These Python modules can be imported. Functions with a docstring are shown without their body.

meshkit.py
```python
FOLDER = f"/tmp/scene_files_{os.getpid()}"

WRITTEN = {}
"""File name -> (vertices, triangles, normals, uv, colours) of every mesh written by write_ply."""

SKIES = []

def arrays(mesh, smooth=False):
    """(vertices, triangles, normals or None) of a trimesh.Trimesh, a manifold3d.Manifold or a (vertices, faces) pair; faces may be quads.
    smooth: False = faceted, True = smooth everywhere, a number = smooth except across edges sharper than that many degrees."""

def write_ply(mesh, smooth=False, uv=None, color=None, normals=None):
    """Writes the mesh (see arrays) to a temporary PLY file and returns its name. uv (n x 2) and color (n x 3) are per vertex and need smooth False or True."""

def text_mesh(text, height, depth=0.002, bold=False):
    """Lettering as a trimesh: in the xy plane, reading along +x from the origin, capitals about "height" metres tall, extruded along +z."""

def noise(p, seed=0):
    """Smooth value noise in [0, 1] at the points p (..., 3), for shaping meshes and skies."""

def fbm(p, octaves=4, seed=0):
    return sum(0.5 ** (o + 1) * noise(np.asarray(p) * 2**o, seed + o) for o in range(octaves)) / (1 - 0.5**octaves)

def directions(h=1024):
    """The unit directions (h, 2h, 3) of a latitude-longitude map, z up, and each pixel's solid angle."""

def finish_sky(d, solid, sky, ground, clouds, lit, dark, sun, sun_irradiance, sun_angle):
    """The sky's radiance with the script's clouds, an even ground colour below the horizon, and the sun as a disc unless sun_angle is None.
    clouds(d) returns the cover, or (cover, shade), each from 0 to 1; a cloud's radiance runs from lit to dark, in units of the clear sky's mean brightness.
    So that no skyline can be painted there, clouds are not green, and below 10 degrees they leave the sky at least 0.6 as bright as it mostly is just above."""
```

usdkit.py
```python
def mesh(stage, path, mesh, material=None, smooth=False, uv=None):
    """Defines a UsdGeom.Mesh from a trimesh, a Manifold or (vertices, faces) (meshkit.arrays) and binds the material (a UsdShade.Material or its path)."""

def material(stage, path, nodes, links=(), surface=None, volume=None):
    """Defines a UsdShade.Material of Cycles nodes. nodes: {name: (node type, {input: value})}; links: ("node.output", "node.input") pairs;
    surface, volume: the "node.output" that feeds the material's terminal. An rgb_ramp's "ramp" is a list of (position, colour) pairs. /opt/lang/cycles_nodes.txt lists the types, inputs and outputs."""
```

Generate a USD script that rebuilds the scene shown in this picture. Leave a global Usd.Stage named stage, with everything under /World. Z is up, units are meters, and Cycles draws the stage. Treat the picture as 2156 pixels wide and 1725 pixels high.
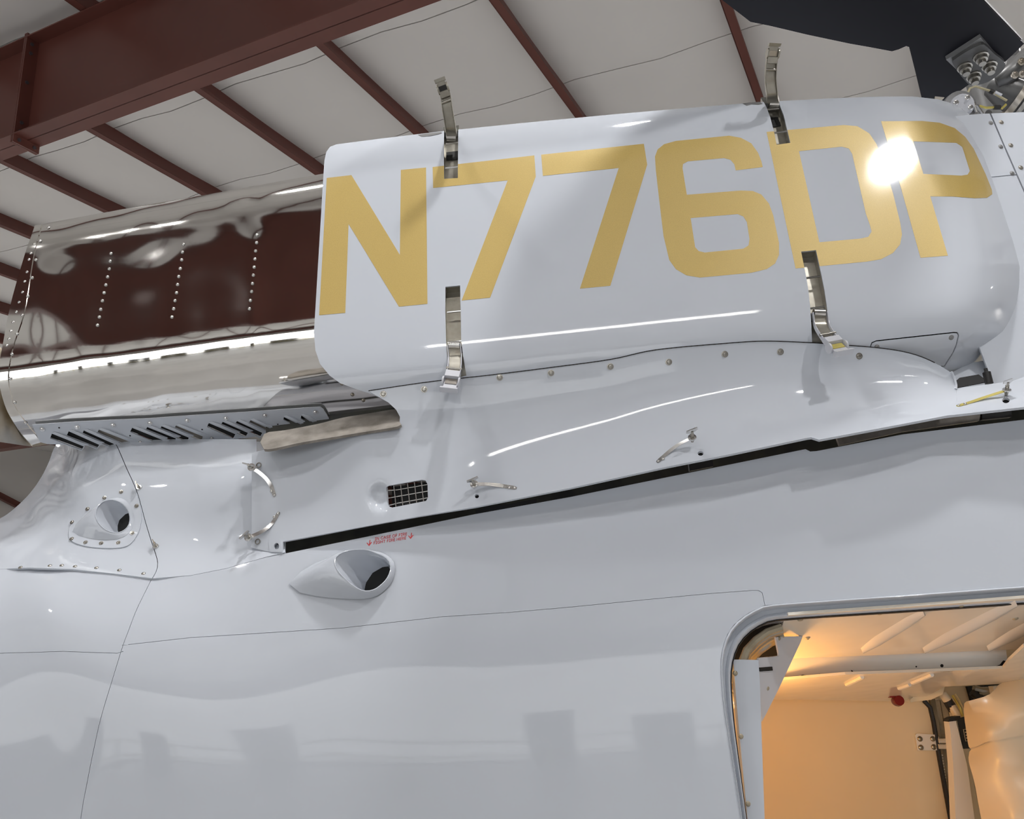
import math, numpy as np, trimesh, usdkit, meshkit
from pxr import Usd, UsdGeom, UsdLux, UsdShade, Gf, Sdf, Vt
from shapely.geometry import Polygon, LineString, MultiPolygon
from shapely import contains_xy
from shapely.ops import unary_union
from scipy.spatial import Delaunay
from scipy.interpolate import RBFInterpolator, PchipInterpolator

stage = Usd.Stage.CreateInMemory()
UsdGeom.SetStageUpAxis(stage, 'Z'); UsdGeom.SetStageMetersPerUnit(stage, 1.0)
UsdGeom.Xform.Define(stage, '/World'); UsdGeom.Scope.Define(stage, '/World/Looks')

# ------------------------------------------------------------------ camera
C = np.array([0.0, -1.8, 1.65]); FPX = 1800.0; CX, CY = 1078.0, 862.5
_p, _r = np.radians([15.6, 5.4])
FW = np.array([0, math.cos(_p), math.sin(_p)]); _U0 = np.array([0, -math.sin(_p), math.cos(_p)]); _R0 = np.array([1.0, 0, 0])
RT = math.cos(_r) * _R0 - math.sin(_r) * _U0; UP = math.cos(_r) * _U0 + math.sin(_r) * _R0
cam = UsdGeom.Camera.Define(stage, '/World/camera')
cam.CreateHorizontalApertureAttr(36.0); cam.CreateFocalLengthAttr(36.0 * FPX / 2156.0); cam.CreateClippingRangeAttr((0.05, 500.0))
cam.CreateExposureAttr(0.03)
cam.AddTransformOp().Set(Gf.Matrix4d(*RT, 0, *UP, 0, *(-FW), 0, *C, 1))

# the roof's frame: Q along the rafters, P along the purlins, N up out of the roof; origin at the eye
Pd = np.array([0.4148, 0.9099, 0.0]); Pd /= np.linalg.norm(Pd)
Qd = np.array([0.90616, -0.41433, -0.08485]); Qd -= (Qd @ Pd) * Pd; Qd /= np.linalg.norm(Qd)
Nd = np.cross(Qd, Pd)
Qh = np.array([Pd[1], -Pd[0], 0.0])
def roof(q, p, h): return C + q * Qd + p * Pd + h * Nd

# ------------------------------------------------------------------ lights: inferred and added hangar lamps, added daylight behind the viewer, the cabin lamp
def rect_light(name, loc, aim, w, h, inten, col=(1, 1, 1)):
    l = UsdLux.RectLight.Define(stage, '/World/' + name); l.CreateWidthAttr(w); l.CreateHeightAttr(h); l.CreateIntensityAttr(inten); l.CreateColorAttr(Gf.Vec3f(*col))
    z = -(np.asarray(aim, float) - loc); z /= np.linalg.norm(z); x = np.cross([0, 0, 1.], z); x /= np.linalg.norm(x); y = np.cross(z, x)
    l.AddTransformOp().Set(Gf.Matrix4d(*x, 0, *y, 0, *z, 0, *map(float, loc), 1))
HIGH_BAYS = [((2.87, -2.63, 6.0), 560.), ((-2.9, -2.9, 6.1), 220.), ((-2.49, 2.28, 6.2), 500.), ((.9, -.7, 6.0), 520.), ((-1.3, -.4, 6.15), 170.)]      # key lamps, then an unseen grid added to light floor and ceiling
for _q in range(-22, 19, 8):
    for _m in range(6, 40, 8):
        _x = C + _q * Qd + _m * Pd + 4.45 * Nd; _v = _x - C; _d = _v @ FW; _sx, _sy = CX + FPX * (_v @ RT) / _d, CY - FPX * (_v @ UP) / _d
        if (_d < 0 or not (-150 < _sx < 2300 and -150 < _sy < 1900)) and min(np.hypot(*(_x - h[0])[:2]) for h in HIGH_BAYS) > 2.5: HIGH_BAYS.append((tuple(_x), (3400. if _q < -12 else 2300.) if _x[1] > 1 else 300.))
_d = ((300 - CX) / FPX) * RT - ((600 - CY) / FPX) * UP + FW; HIGH_BAYS.append((tuple(C + _d * (4.2 / (_d @ Nd))), 1500.))  # lamp added behind the exhaust to brighten the far left wall
STRIP = ((.75, -4.6, 5.7), 3.0)
CABIN_W = 80.
# area light added as daylight from the unseen wall behind the viewer
_dc = C + 0.0 * Qh - 13.8 * Pd
rect_light('added_daylight', np.array([_dc[0], _dc[1], 2.45]), np.array([C[0], C[1], 2.45]), 22.0, 4.7, 1.9, (.97, .99, 1.0))

# ------------------------------------------------------------------ materials
def mat(name, nodes, links=(), surface='p.BSDF'): return usdkit.material(stage, '/World/Looks/' + name, nodes, links, surface=surface)
def plain(name, col, rough=.5, metal=0., **k): return mat(name, {'p': ('principled_bsdf', dict(base_color=col, roughness=rough, metallic=metal, **k))})
def mottled(name, a, b, scale, rough=.5, metal=0., bump=0., bscale=None, detail=4, **k):
    n = {'tc': ('texture_coordinate', {}), 'n': ('noise_texture', dict(scale=scale, detail=detail)), 'r': ('rgb_ramp', {'ramp': [(.3, a), (.7, b)]}), 'p': ('principled_bsdf', dict(roughness=rough, metallic=metal, **k))}
    l = [('tc.object', 'n.vector'), ('n.fac', 'r.fac'), ('r.color', 'p.base_color')]
    if bump:
        n['m'] = ('noise_texture', dict(scale=bscale or scale, detail=2)); n['b'] = ('bump', dict(strength=1.0, distance=bump))
        l += [('tc.object', 'm.vector'), ('m.fac', 'b.height'), ('b.normal', 'p.normal')]
    return mat(name, n, l)
M = {}
M['white'] = mottled('white_paint', (.565, .60, .66), (.58, .614, .672), 1.5, rough=.045, bump=.0004, bscale=2.2, ior=1.45)
M['white2'] = plain('white_paint_flat', (.60, .61, .655), .3)
M['gold'] = mottled('gold_decal', (.52, .372, .108), (.56, .402, .118), 400, rough=.42, metal=.12, coat_weight=.7, coat_roughness=.06)
M['chrome'] = mottled('polished_steel', (.80, .78, .74), (.86, .84, .81), 6, rough=.06, metal=1., bump=.005, bscale=2.6)
M['bronze'] = mottled('heat_tinted_steel', (.30, .24, .15), (.62, .58, .52), 9, rough=.3, metal=1.)
M['rawsteel'] = mottled('raw_steel', (.20, .18, .155), (.34, .31, .275), 30, rough=.55, metal=.25)
M['bare'] = mottled('bare_aluminium', (.30, .28, .235), (.46, .44, .385), 25, rough=.34, metal=.7)
M['bright'] = plain('bright_steel', (.72, .71, .69), .2, 1.)
M['dull'] = plain('dull_screw_steel', (.42, .40, .36), .3, 1.)
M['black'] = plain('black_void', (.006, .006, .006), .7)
M['rubber'] = plain('black_rubber', (.015, .014, .014), .5)
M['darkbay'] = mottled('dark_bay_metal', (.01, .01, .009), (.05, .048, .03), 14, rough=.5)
M['brown'] = mottled('red_oxide_steel', (.118, .037, .028), (.150, .050, .038), 1.2, rough=.42)
M['bolt'] = plain('grey_bolt', (.10, .09, .10), .45, .4)
M['ceil'] = mottled('white_insulation', (.73, .713, .693), (.77, .752, .73), .8, rough=.7, bump=.004, bscale=6)
M['floor'] = mottled('sealed_concrete', (.38, .378, .374), (.45, .446, .44), .7, rough=.35)
M['wall'] = mottled('painted_metal_wall', (.68, .66, .63), (.73, .71, .68), .5, rough=.6)
M['blade'] = plain('black_blade_paint', (.008, .008, .012), .5, specular_ior_level=.2)
M['hubgrey'] = mottled('grey_hub_paint', (.09, .09, .09), (.13, .13, .127), 12, rough=.4, metal=.3)
M['hubplate'] = plain('light_grey_plate', (.27, .27, .27), .35, .4)
M['red'] = plain('red_lettering', (.62, .05, .05), .5)
M['cabin'] = mottled('cream_cabin_paint', (.74, .62, .42), (.80, .68, .48), 3, rough=.22)
M['cabinceil'] = mottled('glossy_cabin_lining', (.76, .70, .60), (.82, .76, .66), 4, rough=.12, bump=.002, bscale=8)
M['cabinlt'] = plain('pale_cabin_paint', (.80, .77, .72), .15)
M['seat'] = mottled('cream_moulded_seat', (.74, .63, .46), (.78, .67, .50), 5, rough=.3)
M['seal'] = mottled('worn_door_track', (.30, .25, .17), (.50, .44, .33), 22, rough=.5, metal=.3)
M['redlens'] = plain('dark_red_lamp', (.16, .012, .008), .2)
M['yellow'] = mottled('yellow_chromate', (.62, .52, .14), (.68, .58, .18), 30, rough=.3, metal=.5)
M['wire'] = plain('tan_wire', (.45, .40, .25), .5)
M['glow'] = mat('lamp_glow', {'e': ('emission', dict(color=(1.0, .97, .95), strength=60.0))}, surface='e.emission')
M['tube'] = mat('tube_glow', {'e': ('emission', dict(color=(1.0, .97, .93), strength=45.0))}, surface='e.emission')

# ------------------------------------------------------------------ prims
_used = {}
def numbered(parent, name):
    k = (parent, name); n = _used.get(k, 0); _used[k] = n + 1
    return f'{parent}/{name}' + (f'_{n:03d}' if n else '')
_base = {}
def tag(prim, label=None, category=None, group=None, kind=None):
    for k, v in dict(label=label, category=category, group=group, kind=kind).items():
        if v: prim.SetCustomDataByKey(k, v)
def thing(name, label=None, category=None, loc=(0, 0, 0), parent='/World', group=None, kind=None):
    path = numbered(parent, name); x = UsdGeom.Xform.Define(stage, path); pb = _base.get(parent, np.zeros(3))
    loc = np.asarray(loc, float) if parent == '/World' else pb
    if parent == '/World': x.AddTranslateOp().Set(Gf.Vec3d(*map(float, loc)))
    _base[path] = loc; tag(x.GetPrim(), label, category, group, kind)
    return path
def put(parent, name, m, material, smooth=30, label=None, kind=None):
    """m: (V,F,N) with given normals, or a trimesh / manifold / (V,F), in world coordinates."""
    path = numbered(parent, name); b = _base.get(parent, np.zeros(3))
    if isinstance(m, tuple) and len(m) == 3: V, F, N = m
    else: V, F, N = meshkit.arrays(m, smooth)
    g = UsdGeom.Mesh.Define(stage, path)
    g.CreatePointsAttr(Vt.Vec3fArray.FromNumpy((V - b).astype(np.float32)))
    g.CreateFaceVertexCountsAttr(Vt.IntArray.FromNumpy(np.full(len(F), 3, np.int32)))
    g.CreateFaceVertexIndicesAttr(Vt.IntArray.FromNumpy(np.asarray(F, np.int32).ravel())); g.CreateSubdivisionSchemeAttr('none')
    if N is not None:
        g.CreateNormalsAttr(Vt.Vec3fArray.FromNumpy(np.asarray(N, np.float32))); g.SetNormalsInterpolation('vertex')
    UsdShade.MaterialBindingAPI.Apply(g.GetPrim()).Bind(M[material] if isinstance(material, str) else material)
    _base[path] = b; tag(g.GetPrim(), label=label, kind=kind)
    return path
def prim(path): return stage.GetPrimAtPath(path)
def join(*ms):
    out = []
    for m in ms:
        V, F, N = meshkit.arrays(m); out.append(trimesh.Trimesh(V, F, process=False))
    return trimesh.util.concatenate(out)

# ------------------------------------------------------------------ surfaces of the aircraft
def ray(px, py):
    px, py = np.asarray(px, float), np.asarray(py, float)
    return ((px - CX) / FPX)[..., None] * RT - ((py - CY) / FPX)[..., None] * UP + FW
def at(px, py, Y):
    d = ray(px, py); return C + d * ((np.asarray(Y) - C[1]) / d[..., 1])[..., None]
class Surf:
    def __init__(s, fn): s.fn = fn
    def raw(s, px, py): return at(px, py, s.fn(np.asarray(px, float), np.asarray(py, float)))
    def n(s, px, py):
        e = 1.5; px, py = np.asarray(px, float), np.asarray(py, float)
        a = s.raw(px + e, py) - s.raw(px - e, py); b = s.raw(px, py + e) - s.raw(px, py - e)
        n = np.cross(a, b); n /= np.linalg.norm(n, axis=-1, keepdims=True)
        v = s.raw(px, py) - C; sg = np.sign((n * v).sum(-1, keepdims=True)); return -n * np.where(sg == 0, 1, sg)
    def P(s, px, py, off=0.): return s.raw(px, py) + s.n(px, py) * (np.asarray(off)[..., None] if np.ndim(off) else off)
def tps(ctrl, smoothing=0.):
    c = np.array(ctrl, float); f = RBFInterpolator(c[:, :2] / 1000, c[:, 2], kernel='thin_plate_spline', smoothing=smoothing)
    return lambda x, y: f(np.stack([np.ravel(x), np.ravel(y)], 1) / 1000).reshape(np.shape(x))
class Plane(Surf):
    def __init__(s, p0, nrm): s.p0, s.nrm = np.asarray(p0, float), np.asarray(nrm, float) / np.linalg.norm(nrm)
    def raw(s, px, py):
        d = ray(px, py); return C + d * (((s.p0 - C) @ s.nrm) / (d @ s.nrm))[..., None]
def plane3(*q):
    a, b, c = (at(*x) for x in q); return Plane(a, np.cross(b - a, c - a))
def spline(pts, step=10, closed=False):
    p = np.array(pts, float)
    if closed: p = np.vstack([p[-1], p, p[0], p[1]])
    else: p = np.vstack([2 * p[0] - p[1], p, 2 * p[-1] - p[-2]])
    out = []
    for i in range(1, len(p) - 2):
        n = max(2, int(np.hypot(*(p[i + 1] - p[i])[:2]) / step)); t = np.linspace(0, 1, n, endpoint=False)[:, None]
        out.append(.5 * (2 * p[i] + (p[i + 1] - p[i - 1]) * t + (2 * p[i - 1] - 5 * p[i] + 4 * p[i + 1] - p[i + 2]) * t**2 + (3 * p[i] - p[i - 1] - 3 * p[i + 1] + p[i + 2]) * t**3))
    out = np.vstack(out)
    return out if closed else np.vstack([out, p[-2]])
def ellipse(cx, cy, rx, ry, n=24, rot=0.):
    t = np.linspace(0, 2 * np.pi, n, endpoint=False); c, s = math.cos(rot), math.sin(rot); x, y = rx * np.cos(t), ry * np.sin(t)
    return np.stack([cx + c * x - s * y, cy + s * x + c * y], 1)
def sample_ring(r, step):
    r = np.asarray(r)[:, :2]; r = r[:-1] if np.allclose(r[0], r[-1]) else r; out = []
    for a, b in zip(r, np.roll(r, -1, 0)):
        n = max(1, int(math.ceil(np.hypot(*(b - a)) / step))); out.append(a + (b - a) * np.linspace(0, 1, n, endpoint=False)[:, None])
    return np.vstack(out)
def patch(S, poly, step=14, thick=.004, off=0., edge=.6, back=None):
    """A sheet of real thickness on surface S, bounded by a polygon (a ring or a shapely polygon)."""
    if not hasattr(poly, 'geoms') and not hasattr(poly, 'exterior'): poly = Polygon(poly)
    if not poly.is_valid: poly = poly.buffer(0)
    VV, FF, NN, k = [], [], [], 0
    for g in getattr(poly, 'geoms', [poly]):
        if g.area < 1: continue
        bd = np.vstack([sample_ring(r.coords, step * edge) for r in [g.exterior, *g.interiors]])
        x0, y0, x1, y1 = g.bounds; gx, gy = np.meshgrid(np.arange(x0, x1, step), np.arange(y0, y1, step * .866)); gx = gx + (np.arange(gx.shape[0])[:, None] % 2) * step * .5
        gp = np.stack([gx.ravel(), gy.ravel()], 1); inn = g.buffer(-.42 * step)
        gp = gp[contains_xy(inn, gp[:, 0], gp[:, 1])] if not inn.is_empty else gp[:0]
        q = np.vstack([bd, gp]); q, ix = np.unique(np.round(q, 4), axis=0, return_index=True)
        t = Delaunay(q).simplices; cen = q[t].mean(1); t = t[contains_xy(g, cen[:, 0], cen[:, 1])]
        a = q[t]; ar = (a[:, 1, 0] - a[:, 0, 0]) * (a[:, 2, 1] - a[:, 0, 1]) - (a[:, 1, 1] - a[:, 0, 1]) * (a[:, 2, 0] - a[:, 0, 0])
        t = t[np.abs(ar) > 1e-6]; ar = ar[np.abs(ar) > 1e-6]; t[ar > 0] = t[ar > 0][:, ::-1]
        n = S.n(q[:, 0], q[:, 1]); f = S.raw(q[:, 0], q[:, 1]) + n * off; b = f - n * thick if back is None else f + np.asarray(back)
        m = len(q); e = np.vstack([t[:, [0, 1]], t[:, [1, 2]], t[:, [2, 0]]]); es = np.sort(e, 1)
        _, inv, cnt = np.unique(es, axis=0, return_inverse=True, return_counts=True); e = e[cnt[inv.ravel()] == 1]
        sv = np.stack([f[e[:, 0]], b[e[:, 0]], b[e[:, 1]], f[e[:, 1]]], 1)
        sn = np.cross(sv[:, 1] - sv[:, 0], sv[:, 3] - sv[:, 0]); sn /= np.maximum(np.linalg.norm(sn, axis=1, keepdims=True), 1e-12)
        # outward check against the interior side
        j = 2 * m + 4 * np.arange(len(e))[:, None]
        VV += [f, b, sv.reshape(-1, 3)]; NN += [n, -n, np.repeat(sn, 4, 0)]
        FF += [k + t, k + m + t[:, ::-1], k + j + [0, 1, 2], k + j + [0, 2, 3]]
        k += 2 * m + 4 * len(e)
    return np.vstack(VV), np.vstack(FF), np.vstack(NN)
def orient(mesh, pos, z, x=None):
    z = np.asarray(z) / np.linalg.norm(z); x = np.asarray(x if x is not None else RT, float); x = x - (x @ z) * z; x /= np.linalg.norm(x)
    T = np.eye(4); T[:3, 0], T[:3, 1], T[:3, 2], T[:3, 3] = x, np.cross(z, x), z, pos; m = mesh.copy(); m.apply_transform(T); return m
def lathe(prof, seg=12): return trimesh.creation.revolve(np.array(prof, float), sections=seg)
_SCREW = lathe([(0, .45), (.45, .42), (.85, .25), (1, .0), (1, -.3), (0, -.3)], 10)
_RIVET = lathe([(0, .6), (.5, .5), (.85, .25), (1, -.1), (0, -.1)], 8)
_WASH = join(lathe([(0, .5), (.5, .45), (.72, .22), (.72, .12), (1, .10), (1, -.1), (0, -.1)], 12), trimesh.creation.box((.72, .14, .16), trimesh.transformations.translation_matrix((0, 0, .46))), trimesh.creation.box((.14, .72, .16), trimesh.transformations.translation_matrix((0, 0, .46))))
def dot(parent, name, S, px, py, r, material='dull', shape=None, off=0.):
    m = (shape or _SCREW).copy(); m.apply_scale(r); px, py = float(px), float(py)
    return put(parent, name, orient(m, S.P(px, py, off), S.n(px, py)), material, 40)
def loft(rings, closed=True, cap0=False, cap1=False):
    n = len(rings[0]); V = np.vstack(rings); F = []
    for i in range(len(rings) - 1):
        for j in range(n if closed else n - 1):
            a, b = i * n + j, i * n + (j + 1) % n; F += [(a, b, b + n), (a, b + n, a + n)]
    for c, i in ((cap0, 0), (cap1, len(rings) - 1)):
        if c:
            V = np.vstack([V, rings[i].mean(0)]); F += [(i * n + j, i * n + (j + 1) % n, len(V) - 1) for j in range(n)]
    m = trimesh.Trimesh(V, np.array(F), process=False); return m
def tube(pts, r, seg=10, caps=True):
    p = np.asarray(pts, float); r = np.broadcast_to(r, len(p)); t = np.gradient(p, axis=0); t /= np.linalg.norm(t, axis=1, keepdims=True)
    u = np.cross(t[0], [.3, .2, 1.]); u /= np.linalg.norm(u); rings = []
    for i in range(len(p)):
        u = u - (u @ t[i]) * t[i]; u /= np.linalg.norm(u); w = np.cross(t[i], u); a = np.linspace(0, 2 * np.pi, seg, endpoint=False)[:, None]
        rings.append(p[i] + r[i] * (np.cos(a) * u + np.sin(a) * w))
    return fix(loft(rings, True, caps, caps))
def fix(m):
    trimesh.repair.fix_normals(m); return m
def slab(centre, ax, ay, az):
    """box from a centre and three half-edge vectors"""
    s = np.array([[x, y, z] for x in (-1, 1) for y in (-1, 1) for z in (-1, 1)]); V = np.asarray(centre) + s @ np.array([ax, ay, az])
    return trimesh.convex.convex_hull(V)
def hull(pts): return trimesh.convex.convex_hull(np.asarray(pts))

# ------------------------------------------------------------------ the hangar: lamps, then shell, then roof steel
H0, HB = 5.0, 4.03           # purlin underside and rafter underside above the eye
PQ0, PQ1, PP0, PP1 = -24., 20., -14., 45.
def fl(q, p): v = C + q * Qh + p * Pd; return v[:2]
def wall(name, a, b, h=9.0, t=.2, label=None):
    a, b = np.array(a), np.array(b); d = b - a; L = np.linalg.norm(d); d /= L; nrm = np.array([-d[1], d[0]])
    m = slab([*(a + b) / 2 + 0, h / 2], [*(d * L / 2), 0], [*(nrm * t / 2), 0], [0, 0, h / 2]); p = put('/World', name, m, 'wall', False); tag(prim(p), label, 'wall', kind='structure')
cs = [fl(PQ0, PP0), fl(PQ1, PP0), fl(PQ1, PP1), fl(PQ0, PP1)]
p = put('/World', 'floor', slab([*np.mean(cs, 0), -.1], [*(np.subtract(cs[1], cs[0]) / 2), 0], [*(np.subtract(cs[3], cs[0]) / 2), 0], [0, 0, .1]), 'floor', False)
tag(prim(p), 'pale sealed concrete hangar floor', 'floor', kind='structure')
wall('wall_back', cs[0], cs[1], label='painted metal hangar wall behind the viewer'); wall('wall_right', cs[1], cs[2], label='painted metal hangar side wall on the right')
wall('wall_front', cs[2], cs[3], label='painted metal hangar wall far beyond the helicopter'); wall('wall_left', cs[3], cs[0], label='painted metal hangar side wall on the left')
_do = C - 13.85 * Pd; _do[2] = 0
t = thing('door_1', 'unseen hangar door frame added behind the viewer around the daylight', 'door', _do, kind='structure')  # unseen door frame added round the daylight area light
for _s in (-1, 1): put(t, 'jamb', slab(_do + Qh * 11.15 * _s + [0, 0, 2.45], Qh * .12, Pd * .05, [0, 0, 2.45]), 'brown', False)
put(t, 'header', slab(_do + [0, 0, 5.0], Qh * 11.3, Pd * .05, [0, 0, .12]), 'brown', False)
# ceiling: sagging white insulation laid in strips over the purlins
ce = thing('ceiling', 'white insulation ceiling sheets between the purlins', 'ceiling', roof(0, 10, H0 + .22), kind='structure')
edges = [PP0 - .5, -12.5, -11, -9.5, -8, -6.5, -5, -3.4, -1.9, -.4, 1.1, 2.6, 4.2, 5.62, 7.1, 8.6, 10.1, 11.6, 13.1, 14.6, 16.1, 17.6, 19.1, 22, 25, 28, 31, 34, 37, 40, 43, PP1 + .5]
for a, b in zip(edges, edges[1:]):
    nq, npp = 104, 5; q = np.linspace(PQ0 - .5, PQ1 + .5, nq); pp = np.linspace(a + .006, b - .006, npp)
    Qg, Pg = np.meshgrid(q, pp, indexing='ij'); bay = (Qg / 1.55 + .66) % 1
    hh = H0 + .21 - .05 * np.sin(np.pi * bay)**2 - .012 * np.sin(np.pi * (Pg - a) / (b - a)) + .02 * (meshkit.noise(np.stack([Qg * .9, Pg * .9, 0 * Qg], -1)) - .5)
    V = C + Qg[..., None] * Qd + Pg[..., None] * Pd + hh[..., None] * Nd; V = V.reshape(-1, 3); n = len(V)
    F = np.array([(i * npp + j, (i + 1) * npp + j, (i + 1) * npp + j + 1, i * npp + j + 1) for i in range(nq - 1) for j in range(npp - 1)])
    F = np.vstack([F[:, [0, 1, 2]], F[:, [0, 2, 3]]]); V2 = V + Nd * .03
    rim = [i * npp for i in range(nq)] + [(nq - 1) * npp + j for j in range(1, npp)] + [i * npp + npp - 1 for i in range(nq - 2, -1, -1)] + [j for j in range(npp - 2, 0, -1)]
    S = [(x, y, y + n) for x, y in zip(rim, rim[1:] + rim[:1])] + [(x, y + n, x + n) for x, y in zip(rim, rim[1:] + rim[:1])]
    put(ce, 'insulation_sheet', trimesh.Trimesh(np.vstack([V, V2]), np.vstack([F[:, ::-1], F + n, np.array(S)]), process=False), 'ceil', 40)
# purlins
pq = [-.204 + .31 * k if k >= 0 else None for k in range(4)]
pqs = sorted([-.204, -.55, -.881, -1.176, -1.481, -1.765] + [-1.765 - .305 * k for k in range(1, 10)] + [-.204 + .32 * k for k in range(1, 7)])
pqs = [x * H0 for x in pqs if PQ0 < x * H0 < PQ1]
for i, q in enumerate(pqs):
    t = thing('roof_purlin', None, 'beam', roof(q, 6, H0))
    mid = (PP0 + PP1) / 2; hl = (PP1 - PP0) / 2 - .15
    put(t, 'web', slab(roof(q - .035, mid, H0 + .1), Qd * .004, Pd * hl, Nd * .1), 'brown', False)
    put(t, 'bottom_flange', slab(roof(q, mid, H0 + .004), Qd * .04, Pd * hl, Nd * .004), 'brown', False)
    put(t, 'lip', slab(roof(q + .038, mid, H0 + .014), Qd * .002, Pd * hl, Nd * .013), 'brown', False)
    rel = q / H0
    names = {-.204: 'red-brown roof purlin running up behind the raised upper latch nearest the rotor blade', -.55: 'red-brown roof purlin meeting the cowling top between its two upper latches',
             -.881: 'red-brown roof purlin meeting the cowling top left of the letter seven', -1.176: 'red-brown roof purlin ending above the right end of the shiny exhaust fairing',
             -1.481: 'red-brown roof purlin ending above the middle of the shiny exhaust fairing', -1.765: 'red-brown roof purlin ending above the left end of the shiny exhaust fairing'}
    lab = next((v for k, v in names.items() if abs(k - rel) < .01), None)
    if lab: tag(prim(t), lab)
    elif rel > 0: tag(prim(t), 'red-brown roof purlin to the right of the rotor blade, above the hub' if rel < .2 else 'red-brown roof purlin out of view above the nose', group=None if rel < .2 else 'purlins over the nose')
    else:
        k = round((-1.765 - rel) / .305); W = ['first', 'second', 'third', 'fourth', 'fifth', 'sixth', 'seventh', 'eighth', 'ninth']
        tag(prim(t), f'red-brown roof purlin at the left picture edge, {W[k - 1]} below the one over the exhaust end', group='purlins at the far left')
# rafters: built-up I beams with a bolted splice
def rafter(p0, lab, group=None, splice=None):
    t = thing('roof_rafter', lab, 'beam', roof(-4, p0 + .12, HB), group=group); q0, q1 = PQ0 + .15, PQ1 - .15; qm, hq = (q0 + q1) / 2, (q1 - q0) / 2; pm = p0 + .12
    top = H0 - .012
    put(t, 'web', slab(roof(qm, pm, (HB + top) / 2), Qd * hq, Pd * .005, Nd * (top - HB) / 2), 'brown', False)
    put(t, 'bottom_flange', slab(roof(qm, pm, HB + .006), Qd * hq, Pd * .12, Nd * .006), 'brown', False)
    put(t, 'top_flange', slab(roof(qm, pm, top - .006), Qd * hq, Pd * .12, Nd * .006), 'brown', False)
    if splice is not None:
        for s in (-1, 1):
            put(t, 'splice_plate', slab(roof(splice + s * .011, pm, (HB + top) / 2 - .02), Qd * .009, Pd * .118, Nd * ((top - HB) / 2 + .05)), 'brown', False)
        for h in (HB - .035, HB + .05, HB + .13, HB + .52, top - .15, top - .06):
            for dp in (-.07, .07):
                b = trimesh.creation.cylinder(.016, .06, sections=6); put(t, 'bolt', orient(b, roof(splice, pm + dp, h), Qd, Nd), 'bolt', False)
d = ray(95, 318); tt = HB / (d @ Nd); SPL = float(tt * d @ Qd)
for k in range(-2, 5):
    rafter(4.03 + 8.7 * k, {0: 'deep red-brown steel rafter with bolted splice crossing the top left corner', 1: 'second red-brown steel rafter seen far back below the exhaust end'}.get(k, 'deep red-brown steel roof rafter outside the picture'), None if k in (0, 1) else 'rafters out of view', SPL if k in (0,) else None)

# lamps (behind and above the viewer)
def high_bay(pos, lab, inten, rad=.13):
    t = thing('high_bay_lamp', lab, 'lamp', pos, group='high bay lamps'); pos = np.array(pos)
    sh = lathe([(.05, .28), (.09, .26), (.12, .12), (rad + .06, -.12), (rad + .05, -.12), (.11, .11), (.05, .24)], 24); put(t, 'shade', orient(sh, pos, [0, 0, 1.]), 'hubplate', 40)
    put(t, 'stem', orient(trimesh.creation.cylinder(.015, .2, sections=10), pos + [0, 0, .38], [0, 0, 1.]), 'hubplate', 40)
    l = UsdLux.DiskLight.Define(stage, t + '/bulb'); l.CreateRadiusAttr(rad); l.CreateIntensityAttr(inten); l.CreateColorAttr(Gf.Vec3f(1, .985, .975)); l.AddTranslateOp().Set(Gf.Vec3d(0, 0, -.1))

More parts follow.
